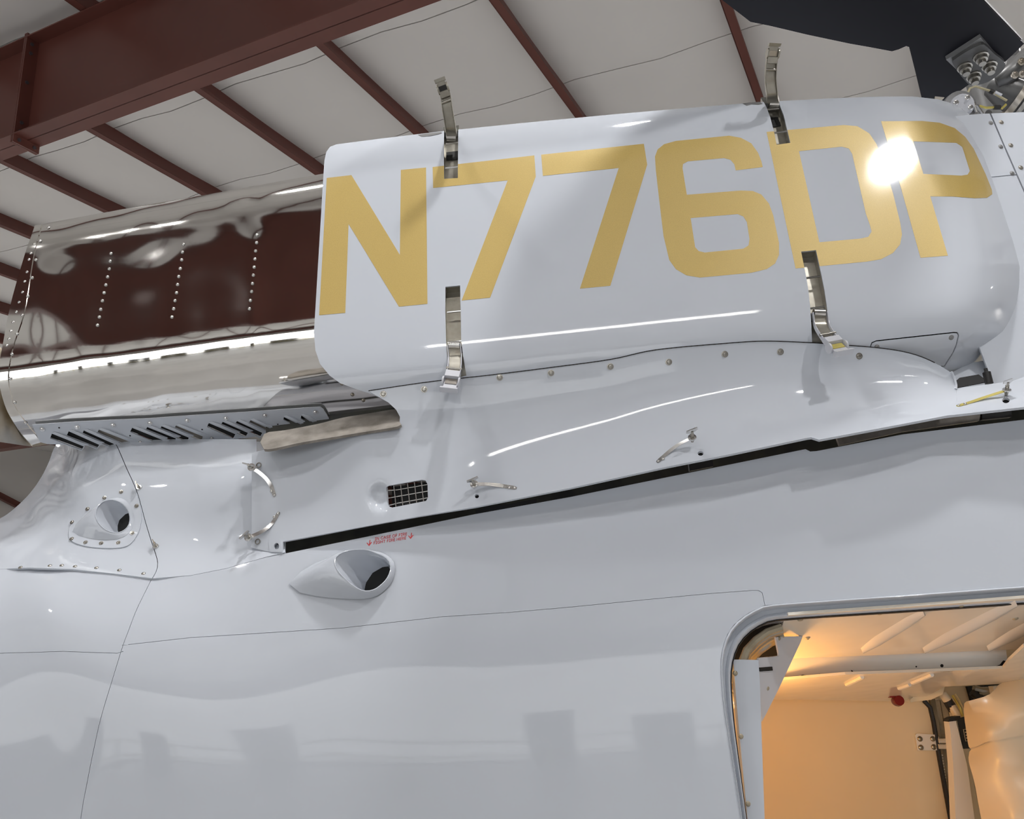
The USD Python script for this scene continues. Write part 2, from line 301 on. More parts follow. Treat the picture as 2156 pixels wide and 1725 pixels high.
# a brace crossing the far left wall
_n = Qh; _o = C + (PQ0 + .22) * Qh
_a, _b = (C + (_r2 := ((x - CX) / FPX) * RT - ((y - CY) / FPX) * UP + FW) * (((_o - C) @ _n) / (_r2 @ _n)) for x, y in ((-160, 962), (120, 1106)))
t = thing('wall_brace', 'red-brown brace on the far wall left of the tail fairing', 'beam', (_a + _b) / 2)
put(t, 'bar', slab((_a + _b) / 2, (_b - _a) / 2, Qh * .03, [0, 0, .10]), 'brown', False)
put(t, 'flange', slab((_a + _b) / 2 + Qh * .03 + np.array([0, 0, -.10]), (_b - _a) / 2, Qh * .06, [0, 0, .01]), 'brown', False)

# ------------------------------------------------------------------ helicopter
heli = thing('helicopter', 'white helicopter with gold registration N776DP, polished exhaust fairing and open side door', 'helicopter', (0.3, .9, 0))
R_ = np.radians
# engine cowling surface: an angle table down the side (lean inwards above, curling under below) and a rounded nose
_v = np.array([-640, -470, -452, -436, -418, -390, -350, -250, -100, -20, 20, 55, 85, 115, 150, 200, 300.])
_a = np.array([84, 80, 66, 48, 31, 19, 14.5, 13.5, 12.5, 11, 6, -8, -24, -36, -46, -54, -58.])
_vv = np.linspace(-640, 300, 1881); _dY = np.tan(R_(PchipInterpolator(_v, _a)(_vv))) * .00105; _YY = -np.concatenate([[0], np.cumsum((_dY[1:] + _dY[:-1]) / 2 * (_vv[1] - _vv[0]))])
_YY -= np.interp(0, _vv, _YY); _YY = -(-_YY)
def cowl_Y(x, y):
    v = y - (730 - .109 * (x - 890)); y0 = PchipInterpolator(_vv[::8], _YY[::8], extrapolate=True)(np.clip(v, -640, 300))
    xe = np.interp(y, [200, 260, 330, 400, 510, 600, 700, 790], [1985, 2050, 2086, 2108, 2140, 2162, 2180, 2150])
    u = np.maximum(0, x - (xe - 150 - .25 * np.maximum(0, y - 560))) / 150.
    return y0 + .115 * u**2.4
COWL = Surf(cowl_Y)
cowl_out = ([(1920, 203), (1975, 209), (2012, 220), (2040, 240), (2061, 268), (2082, 320), (2110, 405), (2140, 512), (2160, 600), (2172, 690), (2158, 748), (2120, 766), (2060, 776), (2012, 788)]
            + [(2000, 812), (1950, 800), (1900, 778), (1820, 762), (1700, 752), (1500, 765), (1300, 795), (1060, 822), (930, 838), (800, 838), (776, 828)]
            + [(748, 819), (716, 807), (694, 791), (674, 767), (664, 738), (661, 700), (667, 600), (673, 500), (679, 400), (683, 338), (687, 320), (695, 309), (708, 304), (800, 292), (934, 276), (1100, 259), (1300, 240), (1500, 223), (1603, 215), (1640, 213), (1750, 207), (1850, 203.5)])
SLOT = {'ua': [(935, 268), (965, 264), (964.5, 300), (964, 375), (935, 377), (934.5, 330)],
        'uf': [(1603, 205), (1638, 205), (1642, 222), (1650, 242), (1658, 275), (1664, 301), (1635, 305), (1629, 275), (1622, 248), (1614, 226)],
        'la': [(938, 604), (968.6, 601), (970, 660), (971, 716), (974, 743), (978, 768), (982, 791), (963, 796), (946, 790), (944, 768), (939, 716), (937.5, 650)],
        'lf': [(1686.6, 530), (1718, 527), (1730, 580), (1736, 610), (1741, 643), (1745, 679), (1747, 722), (1710, 724), (1708, 680), (1706, 648), (1702, 612), (1697.6, 583.5)]}
slots = unary_union([Polygon(s) for s in SLOT.values()])
ap = [(1832, 733), (1836, 722), (1846, 718), (2008, 700.5), (2016, 701), (2018, 707), (2013, 728), (2006, 744), (1988, 772), (1940, 770), (1860, 752)]
ap_poly = Polygon(ap)
cowl_poly = Polygon(cowl_out).difference(slots).difference(ap_poly.buffer(1.3))
cw = thing('engine_cowling', parent=heli)
put(cw, 'cowling_skin', patch(COWL, cowl_poly, 13, .004), 'white')
put(cw, 'access_panel', patch(COWL, ap_poly.buffer(-1.2), 10, .003), 'white')
put(cw, 'panel_backing', patch(COWL, ap_poly.buffer(6), 14, .002, off=-.006), 'black')
for q in ((2003, 711), (1846, 731)): dot(cw, 'panel_screw', COWL, *q, .006, 'hubplate', _WASH)
# top of the cowling, running back away from its upper edge
te = np.array([(683, 338), (687, 320), (695, 309), (708, 304), (800, 292), (934, 276), (1100, 259), (1300, 240), (1500, 223), (1603, 215), (1750, 207), (1850, 203.5), (1920, 203), (1975, 209), (2012, 220), (2040, 240)], float)
r0 = COWL.raw(te[:, 0], te[:, 1]) - COWL.n(te[:, 0], te[:, 1]) * .004
put(cw, 'cowling_top', loft([r0, r0 + [0, .06, .012], r0 + [0, .5, .02], r0 + [0, .9, -.12]], closed=False), 'white', 50)
for q in ([(1563, 218), (1575, 216.5), (1600, 214.6), (1606, 219), (1596, 221), (1582, 220), (1572, 223)], [(880, 284), (905, 280.5), (930, 278), (930, 281), (908, 286), (888, 288)]): put(cw, 'paint_chip', patch(COWL, q, 5, .0002, off=.0003), 'hubplate')
# recesses of the latches
def recess(parent, key, depth):
    s = np.array(SLOT[key], float); pl = Polygon(s).buffer(1.0); ring = sample_ring(pl.exterior.coords, 8)
    f = COWL.P(ring[:, 0], ring[:, 1], -.001); n = COWL.n(ring[:, 0], ring[:, 1]); b = f - n * depth
    put(parent, 'recess_wall', fix(loft([f, b])), 'bare', 40)
    put(parent, 'recess_floor', patch(COWL, pl, 8, .002, off=-depth), 'bare')
# letters
LET = {}
LET['N'] = [(688, 375), (740, 369), (842, 537), (844, 358), (897, 353), (900, 640), (840, 646), (734, 472), (727, 659), (672, 664)]
LET['7'] = [(911, 352), (1125, 327.5), (1128, 372), (1032, 627), (972, 633), (1069, 380), (912, 396)]
LET['7b'] = [(1139.5, 326), (1355.5, 303), (1362.6, 347), (1285, 602), (1221, 608), (1302.7, 354), (1143, 370.5)]
six = [(1605.7, 352), (1603, 340), (1596, 322), (1581.6, 302), (1560, 290.5), (1535, 286), (1423, 297), (1398, 304), (1384.5, 315), (1379, 330), (1381, 360), (1389, 430), (1397, 497), (1403, 522), (1409, 547.6), (1423, 567), (1445, 580), (1473.6, 584.7), (1530, 579.5), (1581.6, 574.6), (1614, 567), (1632, 555), (1640, 537), (1640, 511.6), (1628, 454), (1619, 429), (1603, 410), (1585, 402.5), (1560, 401.4), (1446, 410.4), (1437, 354.6), (1438, 345.6), (1448, 340), (1524, 333), (1538, 336.6), (1546, 346), (1549, 359)]
sixh = [(1454, 459.4), (1553, 451), (1565, 456), (1572.6, 468), (1578, 504), (1576, 517), (1565, 524), (1484, 532), (1471, 529), (1463.5, 520.6)]
LET['6'] = Polygon(six, [sixh])
Do = [(1614, 278), (1776, 263.5), (1805, 266), (1830, 281), (1845, 303), (1857, 332), (1866, 362), (1880, 407), (1895, 468), (1899, 493.6), (1895, 515), (1880, 533), (1855, 546), (1826, 551), (1675, 565.6)]
Dh = [(1682, 318.6), (1772, 309), (1787, 313), (1794, 324), (1823, 450), (1832, 475.6), (1835, 488), (1828, 499), (1812, 502.6), (1725, 510.5)]
LET['D'] = Polygon(Do, [Dh])
Po = [(1855, 255.6), (1941.6, 255), (1977.6, 258.5), (2010, 270), (2031.6, 288), (2049.6, 313), (2075, 367), (2088, 399.6), (2089, 409), (2078, 416.6), (2053, 417.6), (2006, 414), (1958.5, 413.7), (1995.6, 538.6), (1938, 543), (1898, 400)]
Ph = [(1922.5, 297.7), (2013.6, 301), (2026, 309.6), (2042, 360), (2037, 368), (2024, 370), (1944, 366.5)]
LET['P'] = Polygon(Po, [Ph])
for k, g in LET.items():
    g = (g if hasattr(g, 'exterior') else Polygon(g)).difference(slots)
    put(cw, 'registration_letter' if k in 'NDP' else 'registration_numeral', patch(COWL, g, 9, .0003, off=.0004), 'gold', label=f'gold {"letter" if k in "NDP" else "numeral"} {k[0]} of the registration' + (' next to the N' if k == '7' else ' next to the 6' if k == '7b' else ''))

# lower fairing (the hinged engine-deck cowl) below the seam
_sx = np.array([500, 640, 776, 905, 1040, 1160, 1285, 1380, 1524, 1611, 1711, 1844, 1942, 2006, 2200.]); _sy2 = np.array([925, 885, 826, 806, 790, 775, 758, 738, 724.5, 719.5, 723, 733, 753, 787, 800.])
seam_y = PchipInterpolator(_sx, _sy2); gap_y = PchipInterpolator([500, 596, 880, 1200, 1400, 1700, 1900, 2156, 2460, 3400], [1160, 1141, 1088, 1028, 984, 924, 893, 857, 798, 620])
_ka = np.array([776, 1040, 1380, 1640, 1844.]); Ys = PchipInterpolator([500, 640, *_ka, 2006, 2300], [.066, .055, *[float(cowl_Y(np.array([x]), np.array([float(seam_y(x))]))[0]) - .006 for x in _ka], .002, .0])
Yl = PchipInterpolator([450, 530, 596, 900, 1300, 1650, 1900, 3500], [.04, .034, .016, -.024, -.062, -.088, -.092, -.092])
def fair_fn(x, y):
    a, b = seam_y(x), gap_y(x); s = np.clip((y - a) / (b - a), -.3, 1.3); k = np.interp(x, [560, 950, 1300], [1.2, 2.0, 2.5])
    return Ys(x) + (Yl(x) - Ys(x)) * np.sign(s) * np.abs(s)**k + .020 * np.interp(x, [560, 800, 1000, 1900, 2000], [0, .5, 1, 1, .4]) * 4 * s * (1 - s) * (1 - .5 * s)
FAIR = Surf(fair_fn)
_s0 = float((818 - seam_y(2013)) / (gap_y(2013) - seam_y(2013)))
def band_fn(x, y):
    a = 818 - .13 * (x - 2012); b = gap_y(x); s = _s0 + (1 - _s0) * np.clip((y - a) / (b - a), -.3, 1.3); xx = np.full(np.shape(x), 2013.)
    return Ys(xx) + (Yl(x) - Ys(xx)) * np.abs(s)**2.5 + .008 * 4 * s * (1 - s) * (1 - .5 * s)
BAND = Surf(band_fn)
def fair_dent(x, y):
    b = FAIR0(x, y); return b + .016 * np.exp(-(((x - 800) / 20)**2 + ((y - 1048) / 24)**2)**1.6)
FAIR0 = FAIR.fn; FAIR = Surf(fair_dent)
seam_top = spline([(776, 824), (905, 805), (1040, 790), (1160, 775), (1285, 758), (1380, 738), (1524, 724.5), (1611, 719.5), (1711, 723), (1780, 728), (1844, 733), (1900, 741), (1942, 753), (1980, 771), (2006, 787)], 14)
gap_top = [(3400, 620), (2460, 798), (2156, 857), (1900, 893), (1724, 926), (1708, 921), (1700, 922), (1540, 956), (1400, 984), (1200, 1028), (1000, 1068), (880, 1088), (596, 1141)]
fair_out = list(map(tuple, seam_top)) + [(2010, 800), (2013, 818), (2016, 871)] + gap_top[3:] + [(594, 1166), (560, 1161), (528, 1153), (530, 1112), (530, 955), (540, 951)] + [(640, 930), (760, 912), (841, 896), (842, 878), (834, 863), (818, 848), (797, 836)]
grille = [(813, 1034), (813, 1027), (818, 1023), (888, 1010.5), (896, 1012), (900, 1020), (901, 1048), (897, 1055), (826, 1069), (819, 1067), (815, 1060)]
holes = [ellipse(1004, 1045, 4.5, 4.5, 10), ellipse(1475, 955, 6, 5, 10), ellipse(583, 1150, 7, 7, 10), ellipse(2118, 843, 8, 6, 10)]
fp = Polygon(fair_out).buffer(0).difference(unary_union([Polygon(grille)] + [Polygon(h) for h in holes]))
fa = thing('lower_fairing', parent=heli)
put(fa, 'fairing_flange', patch(BAND, Polygon([(1990, 821), (2012, 818), (2156, 799.5), (2460, 759), (3400, 585)] + gap_top[:3] + [(2000, 874.5), (1990, 876)]).difference(Polygon(holes[3])), 10, .005, off=-.0002), 'white')
put(fa, 'fairing_skin', patch(FAIR, fp, 11, .005), 'white')
# dark backing just inside the holes and the vent
for h, S_ in zip(holes, (FAIR, FAIR, FAIR, BAND)): put(fa, 'hole_back', patch(S_, Polygon(h).buffer(4), 8, .002, off=-.012), 'black')
put(fa, 'vent_well', patch(FAIR, Polygon(grille).buffer(5), 12, .002, off=-.03), 'black')
def bar(a, b, S, off, r, parent, name, m):
    p = np.linspace(a, b, 5); return put(parent, name, tube(S.P(p[:, 0], p[:, 1], off), r, 6), m, 40)
for k in range(5): x = 830 + 14.6 * k; bar((x - 3 + 1, 1022 - 2.4 * k), (x + 3, 1070 - 2.4 * k), FAIR, -.004, .0011, fa, 'vent_bar', 'bright')
for k in range(3): y = 1032 + 14 * k; bar((813, y + 2), (901, y - 14), FAIR, -.006, .0011, fa, 'vent_bar', 'bright')
for q in [(807, 830), (893, 820), (1052, 795), (1160, 785.5), (1285, 772), (1408, 762.5), (1526, 746), (1643, 741), (1809, 750)]: dot(fa, 'seam_screw', FAIR, *q, .0075, 'dull', _WASH)
# mouth of the fairing at its forward end and the pan below it
rim = spline([(2003, 783), (2009, 797), (2013, 812), (2012, 820)], 4); rimP = FAIR.P(rim[:, 0], rim[:, 1])
put(fa, 'mouth_lip', tube(rimP, .003, 8), 'white')
DECK = plane3((2000, 830, .05), (2200, 800, .05), (2100, 760, .10))
put(fa, 'deck_pan', patch(DECK, [(1985, 795), (2040, 765), (2480, 690), (3300, 560), (3300, 650), (2480, 785), (2156, 812), (2000, 835)], 20, .004), 'white')
put(fa, 'deck_shade_patch', patch(DECK, [(2013, 803), (2020, 797), (2060, 790), (2072, 799), (2074, 806), (2014, 818)], 10, .002, off=.002), 'rubber', label='dark grey patch of painted shade on the deck')  # dark patch painted on the deck for the shade there
b0 = at(2083, 808, .02); pin = join(orient(lathe([(0, .035), (.004, .035), (.004, .028), (.0085, .026), (.0085, 0), (0, 0)], 14), b0, [0, 0, 1.]))
put(fa, 'deck_pin', pin, 'rubber', 40)

# engine bay seen dark through the gap, and behind the cowling edges
gap_bot = [(594, 1167), (770, 1131), (1000, 1083), (1200, 1047), (1430, 1000), (1696, 946), (1706, 951), (1720, 950), (1900, 915), (2156, 884), (2460, 838), (3400, 665)]
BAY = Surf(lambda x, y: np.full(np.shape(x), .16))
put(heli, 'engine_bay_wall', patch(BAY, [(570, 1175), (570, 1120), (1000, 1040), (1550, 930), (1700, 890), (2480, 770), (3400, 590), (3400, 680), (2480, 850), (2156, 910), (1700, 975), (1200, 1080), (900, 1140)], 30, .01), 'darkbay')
RAIL = Surf(lambda x, y: np.full(np.shape(x), .05))
put(heli, 'deck_rail', patch(RAIL, [(1760, 915), (2065, 866), (2062, 886), (1900, 909), (1768, 938)], 20, .01), 'rawsteel')
put(heli, 'deck_rail', patch(RAIL, [(2068, 868), (2130, 858), (2130, 878), (2068, 884)], 20, .012), 'rubber')
put(heli, 'deck_rail', patch(RAIL, [(1000, 1075), (1130, 1050), (1130, 1060), (1003, 1083)], 20, .012), 'rubber')
put(heli, 'deck_rail', patch(RAIL, [(1450, 975), (1500, 965), (1502, 982), (1452, 992)], 20, .012), 'rubber')
put(heli, 'deck_seal', tube(at(np.array([q[0] for q in gap_bot]), np.array([q[1] + 5 for q in gap_bot]), .03), .006, 8), 'rubber')

# fuselage side
FUS = Surf(tps([(-500, 1200, .03), (-500, 1290, -.07), (-500, 1450, -.1), (-500, 1725, -.11), (-500, 2300, -.11), (100, 1195, .02), (100, 1240, -.035), (100, 1290, -.067), (100, 1360, -.086), (100, 1500, -.097), (100, 1600, -.099), (100, 1725, -.099), (100, 2300, -.099),
                (330, 1215, .012), (330, 1260, -.022), (330, 1310, -.05), (600, 1163, .014), (700, 1143, .010), (700, 1220, -.014), (700, 1320, -.036), (700, 1450, -.053), (700, 1600, -.058), (700, 1725, -.058), (700, 2300, -.058), (1000, 1380, -.054), (1000, 1500, -.063), (1000, 1083, .004), (1300, 1025, -.004), (1300, 1100, -.021), (1300, 1200, -.044), (1300, 1320, -.064), (1300, 1450, -.075), (1300, 1600, -.079), (1300, 1725, -.079), (1300, 2300, -.079),
                (1700, 948, -.022), (1700, 1040, -.04), (1700, 1150, -.06), (1700, 1250, -.074), (1700, 1450, -.086), (1700, 1725, -.09), (2150, 886, -.018), (2150, 980, -.038), (2150, 1100, -.061), (2150, 1240, -.08), (2150, 1500, -.092), (2150, 1725, -.094), (2150, 2300, -.094), (2480, 835, -.018), (2480, 1050, -.06), (2480, 1240, -.082), (2480, 1725, -.1), (2480, 2300, -.1), (3400, 665, -.01), (3400, 860, -.055), (3400, 1150, -.085), (3400, 1700, -.1), (3400, 2300, -.1), (-1500, 1340, .05), (-1500, 1440, -.05), (-1500, 1700, -.09), (-1500, 2300, -.09)], 1e-5))
door_in = spline([(3000, 1320), (2985, 1240), (2930, 1217), (2440, 1252), (2156, 1270), (1900, 1287), (1660, 1303), (1620, 1310), (1586, 1330), (1562, 1358), (1549, 1395), (1546, 1440), (1552, 1520), (1562, 1600), (1578, 1725), (1608, 1960), (1650, 2060), (1720, 2100), (2440, 2100), (2930, 2100), (2985, 2080), (3000, 2000)], 12, True)
door_outer = spline([(3030, 1320), (3012, 1212), (2940, 1178), (2440, 1212), (2156, 1234), (1900, 1253), (1640, 1272), (1600, 1280), (1566, 1298), (1538, 1325), (1522, 1362), (1517, 1405), (1522, 1480), (1534, 1560), (1560, 1725), (1590, 1960), (1630, 2080), (1700, 2130), (2440, 2130), (2940, 2130), (3012, 2108), (3030, 2000)], 12, True)
door_in = np.vstack([door_in, door_in[:1]]); door_outer = np.vstack([door_outer, door_outer[:1]])
d_out = Polygon(door_outer)
fus_poly = Polygon([(-1500, 1345), (-480, 1236), (-200, 1206), (0, 1199), (60, 1196), (150, 1199), (240, 1209), (322, 1219), (400, 1213), (480, 1197), (560, 1174)] + gap_bot + [(3400, 2280), (-1500, 2280)]).buffer(0).difference(d_out).difference(Polygon([(640 + x / 2.837, 840 + y / 2.837) for x, y in [(225, 1000), (240, 980), (290, 950), (370, 932), (430, 942), (490, 965), (515, 1000), (515, 1035), (490, 1095), (435, 1143), (385, 1158), (335, 1143), (270, 1090), (235, 1045)]]))
seamV = spline([(322, 1205), (318, 1222), (300, 1258), (285, 1290), (268, 1335), (259, 1359), (237, 1430), (213, 1510), (197, 1580), (183, 1650), (170, 1725), (150, 1900), (120, 2290)], 14)
seamH1 = [(-1510, 1420), (-490, 1384), (0, 1376), (134, 1372), (247, 1376), (259, 1372)]
seamH2 = [(257, 1359), (401, 1343), (560, 1333), (718, 1323), (931, 1299), (1071, 1290), (1198, 1279), (1360, 1263), (1497, 1250), (1585, 1243.5), (1598, 1244), (1605, 1249), (1608, 1264), (1613, 1285)]
cuts = unary_union([LineString(seamV).buffer(.55), LineString(seamH1).buffer(.5), LineString(seamH2).buffer(.5)])
fu = thing('fuselage', parent=heli)
pieces = sorted((g for g in fus_poly.difference(cuts).geoms if g.area > 500), key=lambda g: -g.area)
for g in pieces: put(fu, 'skin_panel', patch(FUS, g, 18, .003), 'white')
put(fu, 'skin_backing', patch(FUS, cuts.buffer(6).intersection(fus_poly), 16, .002, off=-.0035), 'white2')
print('fuselage panels', len(pieces))
sq = seam_top[:-3]; put(fa, 'seam_seal', tube(FAIR.P(sq[:, 0], sq[:, 1] - 1.0, .0002), .0011, 6), 'rubber', 40)

# door frame: a moulded lip stepping inwards round the opening
def ring_at(c, off): c = np.asarray(c); return FUS.P(c[:, 0], c[:, 1], off)
def resamp(c, n):
    c = np.asarray(c, float); s = np.concatenate([[0], np.cumsum(np.hypot(*np.diff(c, axis=0).T))]); t = np.linspace(0, s[-1], n); return np.stack([np.interp(t, s, c[:, 0]), np.interp(t, s, c[:, 1])], 1)
do, di = resamp(door_outer, 220), resamp(door_in, 220)
mixd = lambda t: do + (di - do) * t
df = thing('door_frame', parent=heli)
put(df, 'outer_lip', loft([ring_at(mixd(0), -.002), ring_at(mixd(.02), .003), ring_at(mixd(.10), .004), ring_at(mixd(.18), .001), ring_at(mixd(.24), -.02)], False), 'white', 50)
put(df, 'inner_step', loft([ring_at(mixd(.24), -.020), ring_at(mixd(.50), -.021), ring_at(mixd(.55), -.017), ring_at(mixd(.68), -.013), ring_at(mixd(.82), -.016), ring_at(mixd(.9), -.024)], False), 'white', 50)
put(df, 'door_seal', loft([ring_at(mixd(.9), -.024), ring_at(mixd(.94), -.022), ring_at(mixd(.99), -.024), ring_at(mixd(1.0), -.034)], False), 'rubber', 50)
put(df, 'jamb', loft([ring_at(mixd(1.0), -.033), ring_at(mixd(1.0), -.075)], False), 'white2', 50)
# curved door track in the corner
tr = np.array([(1655, 1312), (1625, 1322), (1600, 1340), (1580, 1362), (1568, 1395)], float)
for k, (o, dy, m) in enumerate([(-.05, 4, 'seal'), (-.065, 10, 'bronze'), (-.085, 18, 'seal'), (-.1, 28, 'bronze')]):
    q = tr + np.array([dy * .8, dy * .8]); put(df, 'door_track', tube(FUS.P(q[:, 0], q[:, 1], o), .008, 8), m, 40)

# ------------------------------------------------------------------ cabin
cb = thing('cabin', parent=heli)
LIN1 = plane3((1650, 1306, -.045), (2156, 1272, -.05), (1900, 1400, .25))          # lining sloping down towards the far side
LIN1e = plane3((1650, 1306, -.185), (2156, 1272, -.185), (1900, 1400, .225))
put(cb, 'lining_upper', patch(LIN1, [(1652, 1303), (1660, 1296), (1900, 1279), (2156, 1260), (2470, 1236), (2960, 1200), (2960, 1300), (2470, 1336), (2156, 1367), (1900, 1378), (1640, 1388), (1612, 1391), (1637, 1346)], 22, .006), 'cabinceil')
put(cb, 'track_well', patch(plane3((1540, 1300, .02), (1660, 1300, .02), (1600, 1400, .05)), [(1530, 1290), (1660, 1285), (1650, 1330), (1634, 1396), (1530, 1400)], 20, .004), 'black')
BEAM = plane3((1640, 1388, .23), (2156, 1367, .23), (1900, 1420, .245))
put(cb, 'lining_beam', patch(BEAM, [(1560, 1390), (1640, 1386), (1900, 1376), (2118, 1367), (2122, 1398), (2112, 1412), (1900, 1419), (1780, 1423), (1640, 1436), (1560, 1440)], 20, .02), 'cabinlt')
LIN2 = plane3((1640, 1436, .245), (2156, 1412, .245), (1900, 1475, .55))
put(cb, 'lining_lower', patch(LIN2, [(1560, 1438), (1640, 1433), (1780, 1421), (1900, 1417), (2112, 1408), (2124, 1392), (2156, 1362), (2470, 1330), (2960, 1286), (2960, 1350), (2470, 1405), (2156, 1438), (1990, 1446), (1960, 1462), (1925, 1478), (1700, 1474), (1560, 1474)], 20, .006), 'cabinceil')
# stamped ribs of the upper lining
for a, b, w in (((1815, 1370), (1945, 1290), 11), ((1945, 1370), (2140, 1270), 12), ((2080, 1366), (2290, 1255), 12), ((2220, 1358), (2420, 1245), 12)):
    q = np.linspace(a, b, 9); ww = w * np.array([.5, .8, 1, 1, 1, 1, 1, .8, .5]); dirn = np.array(b, float) - a; nn = np.array([-dirn[1], dirn[0]]) / np.hypot(*dirn)
    rings = []
    for t, h in ((-1, 0), (-.6, .004), (0, .006), (.6, .004), (1, 0)):
        z = q + nn * (ww * t)[:, None]; rings.append(LIN1.P(z[:, 0], z[:, 1], h))
    put(cb, 'stamped_rib', fix(loft(rings, False)), 'cabinlt', 60)
for q in [(1685, 1305), (1853, 1292), (2023, 1277), (2138, 1303), (1700, 1343)]: dot(cb, 'lining_screw', LIN1, *q, .006, 'seal')
for a, b in (((1782, 1440), (1815, 1424)), ((1920, 1436), (1962, 1419)), ((1892, 1448), (1915, 1440))):
    q = np.linspace(a, b, 6); put(cb, 'lining_clip', tube(LIN2.P(q[:, 0], q[:, 1], .002), .005, 6), 'cabinlt')
# chips in the paint of the beam
for s in ([(1655, 1432), (1668, 1430), (1676, 1433), (1660, 1435)], [(1677, 1426), (1690, 1421), (1706, 1423), (1694, 1428)], [(1720, 1421), (1726, 1419), (1728, 1424), (1722, 1425)], [(1792, 1411), (1796, 1413), (1795, 1417), (1792, 1416)], ellipse(1983, 1402, 3.5, 3.5, 8), ellipse(1929, 1404, 1.8, 1.8, 6), [(2093, 1404), (2105, 1400), (2112, 1391), (2119, 1392), (2119, 1406), (2110, 1411), (2100, 1408)]):
    put(cb, 'paint_chip', patch(BEAM, s, 6, .0004, off=.0006), 'black')
# rear bulkhead, far side and shell
WALL = plane3((1600, 1480, .62), (1950, 1478, .62), (1700, 1725, .60))
put(cb, 'far_door', patch(WALL, [(1480, 1470), (1925, 1474), (1946, 1478), (1956, 1492), (1962, 1520), (1975, 1600), (1998, 1725), (2035, 1960), (1480, 1960)], 20, .02), 'cabin')
TRK = plane3((1960, 1480, .63), (2010, 1480, .63), (2000, 1725, .61))
put(cb, 'far_door_seal', tube(WALL.P(*np.array([(1944, 1476), (1957, 1490), (1964, 1520), (1977, 1600), (2000, 1725), (2037, 1960)], float).T, .004), .006, 8), 'rubber')
for x0, w, m in ((1958, 10, 'bronze'), (1969, 9, 'seal'), (1980, 12, 'seal'), (1994, 14, 'cabin')):
    put(cb, 'far_track_strip', patch(TRK, [(x0, 1474), (x0 + w, 1472), (x0 + w + 8, 1520), (x0 + w + 20, 1600), (x0 + w + 42, 1725), (x0 + w + 80, 1960), (x0 + 80, 1960), (x0 + 42, 1725), (x0 + 20, 1600), (x0 + 8, 1520)], 14, .012, off=.002 * (m == 'bronze')), m)
CH = [(1983 + .13 * k * 6 , 1590 + 6 * k) for k in range(21)]
for q in CH: dot(cb, 'bead', TRK, q[0] - 2 + .0, q[1], .0035, 'bright', _RIVET, .006)
put(cb, 'pull_ring', orient(trimesh.creation.torus(.010, .0012, major_sections=20, minor_sections=6), TRK.P(np.array(2001.), np.array(1716.), .01), TRK.nrm if TRK.nrm[1] < 0 else -TRK.nrm), 'bright', 40)
# hinge
hg = [(1925, 1548), (1928, 1545), (1966, 1547), (1974, 1552), (1976, 1575), (1970, 1580), (1930, 1580)]
put(cb, 'hinge_plate', patch(WALL, hg, 8, .006, off=.008), 'cabinlt')
for q in [(1934, 1556), (1961, 1556), (1936, 1574), (1963, 1573)]: dot(cb, 'hinge_bolt', WALL, *q, .007, 'bronze', None, .009)
for y in (1560, 1572): put(cb, 'hinge_arm', tube(WALL.P(np.array([1972., 1990, 2010]), np.array([y, y, y - 1.]), .012), .006, 8), 'cabinlt', 40)
# bracket with a red lamp
put(cb, 'lamp_bracket', patch(plane3((1890, 1450, .5), (1990, 1450, .5), (1940, 1490, .52)), [(1893, 1448), (1990, 1443), (1985, 1462), (1960, 1474), (1924, 1478), (1918, 1480), (1916, 1474), (1925, 1466), (1895, 1464)], 10, .008), 'cabin')
rl = at(1890, 1476, .49); put(cb, 'red_lamp', join(orient(lathe([(0, .012), (.012, .012), (.014, 0), (.012, -.012), (0, -.012)], 16), rl, [0, -1, .1]), slab(rl + [-.006, .004, .016], [.013, 0, 0], [0, .01, 0], [0, 0, .007])), 'redlens', 40)
# front post of the far door: cream post, black placard, pipes
PST = plane3((2005, 1515, .50), (2060, 1515, .50), (2030, 1725, .49))
put(cb, 'seat_post', patch(PST, [(1998, 1517), (2012, 1517), (2018, 1540), (2036, 1610), (2052, 1725), (2080, 1960), (2020, 1960), (2012, 1725), (2007, 1610), (2001, 1540)], 14, .03), 'cabinlt')
PS2 = plane3((2012, 1515, .505), (2045, 1515, .53), (2050, 1725, .50))
put(cb, 'seat_post_side', patch(PS2, [(2012, 1515), (2034, 1508), (2040, 1560), (2045, 1576), (2048, 1640), (2066, 1725), (2110, 1960), (2080, 1960), (2050, 1725), (2034, 1610), (2017, 1540)], 14, .02), 'cabin')
put(cb, 'placard', patch(PS2, [(2014, 1513), (2035, 1508), (2043, 1576), (2026, 1577)], 10, .002, off=.003), 'rubber')
for s in ([(2025, 1536), (2035, 1535), (2040, 1560), (2030, 1561)],):
    g = Polygon(s); put(cb, 'placard_frame', patch(PS2, g.difference(g.buffer(-1.0)), 4, .0005, off=.004), 'seat')
    for yy in (1541, 1547, 1553): put(cb, 'placard_mark', patch(PS2, [(2029 + (yy - 1541) * .2, yy), (2035 + (yy - 1541) * .2, yy - .6), (2035.5 + (yy - 1541) * .2, yy + 2.2), (2029.5 + (yy - 1541) * .2, yy + 2.8)], 4, .0005, off=.004), 'seat')
put(cb, 'placard_cap', patch(PST, [(1995, 1520), (1997, 1514), (2005, 1510), (2020, 1508), (2021, 1514), (2012, 1518)], 8, .03, off=.004), 'rubber')
put(cb, 'pipe', tube(at(np.array([1985., 1998, 2012, 2022]), np.array([1462., 1480, 1500, 1520]), np.array([.56, .55, .54, .54])), .011, 10), 'seat', 40)
for q in ((1999, 1482), (2003, 1489)): put(cb, 'pipe_clamp', tube(at(np.array([q[0] - 4., q[0] + 4]), np.array([q[1] - 6., q[1] + 6]) , .548), .0125, 10), 'rubber', 40)
put(cb, 'wire', tube(at(np.array([2006., 2014, 2022, 2028]), np.array([1465., 1478, 1492, 1512]), np.array([.55, .54, .53, .53])), .0035, 6), 'yellow', 40)
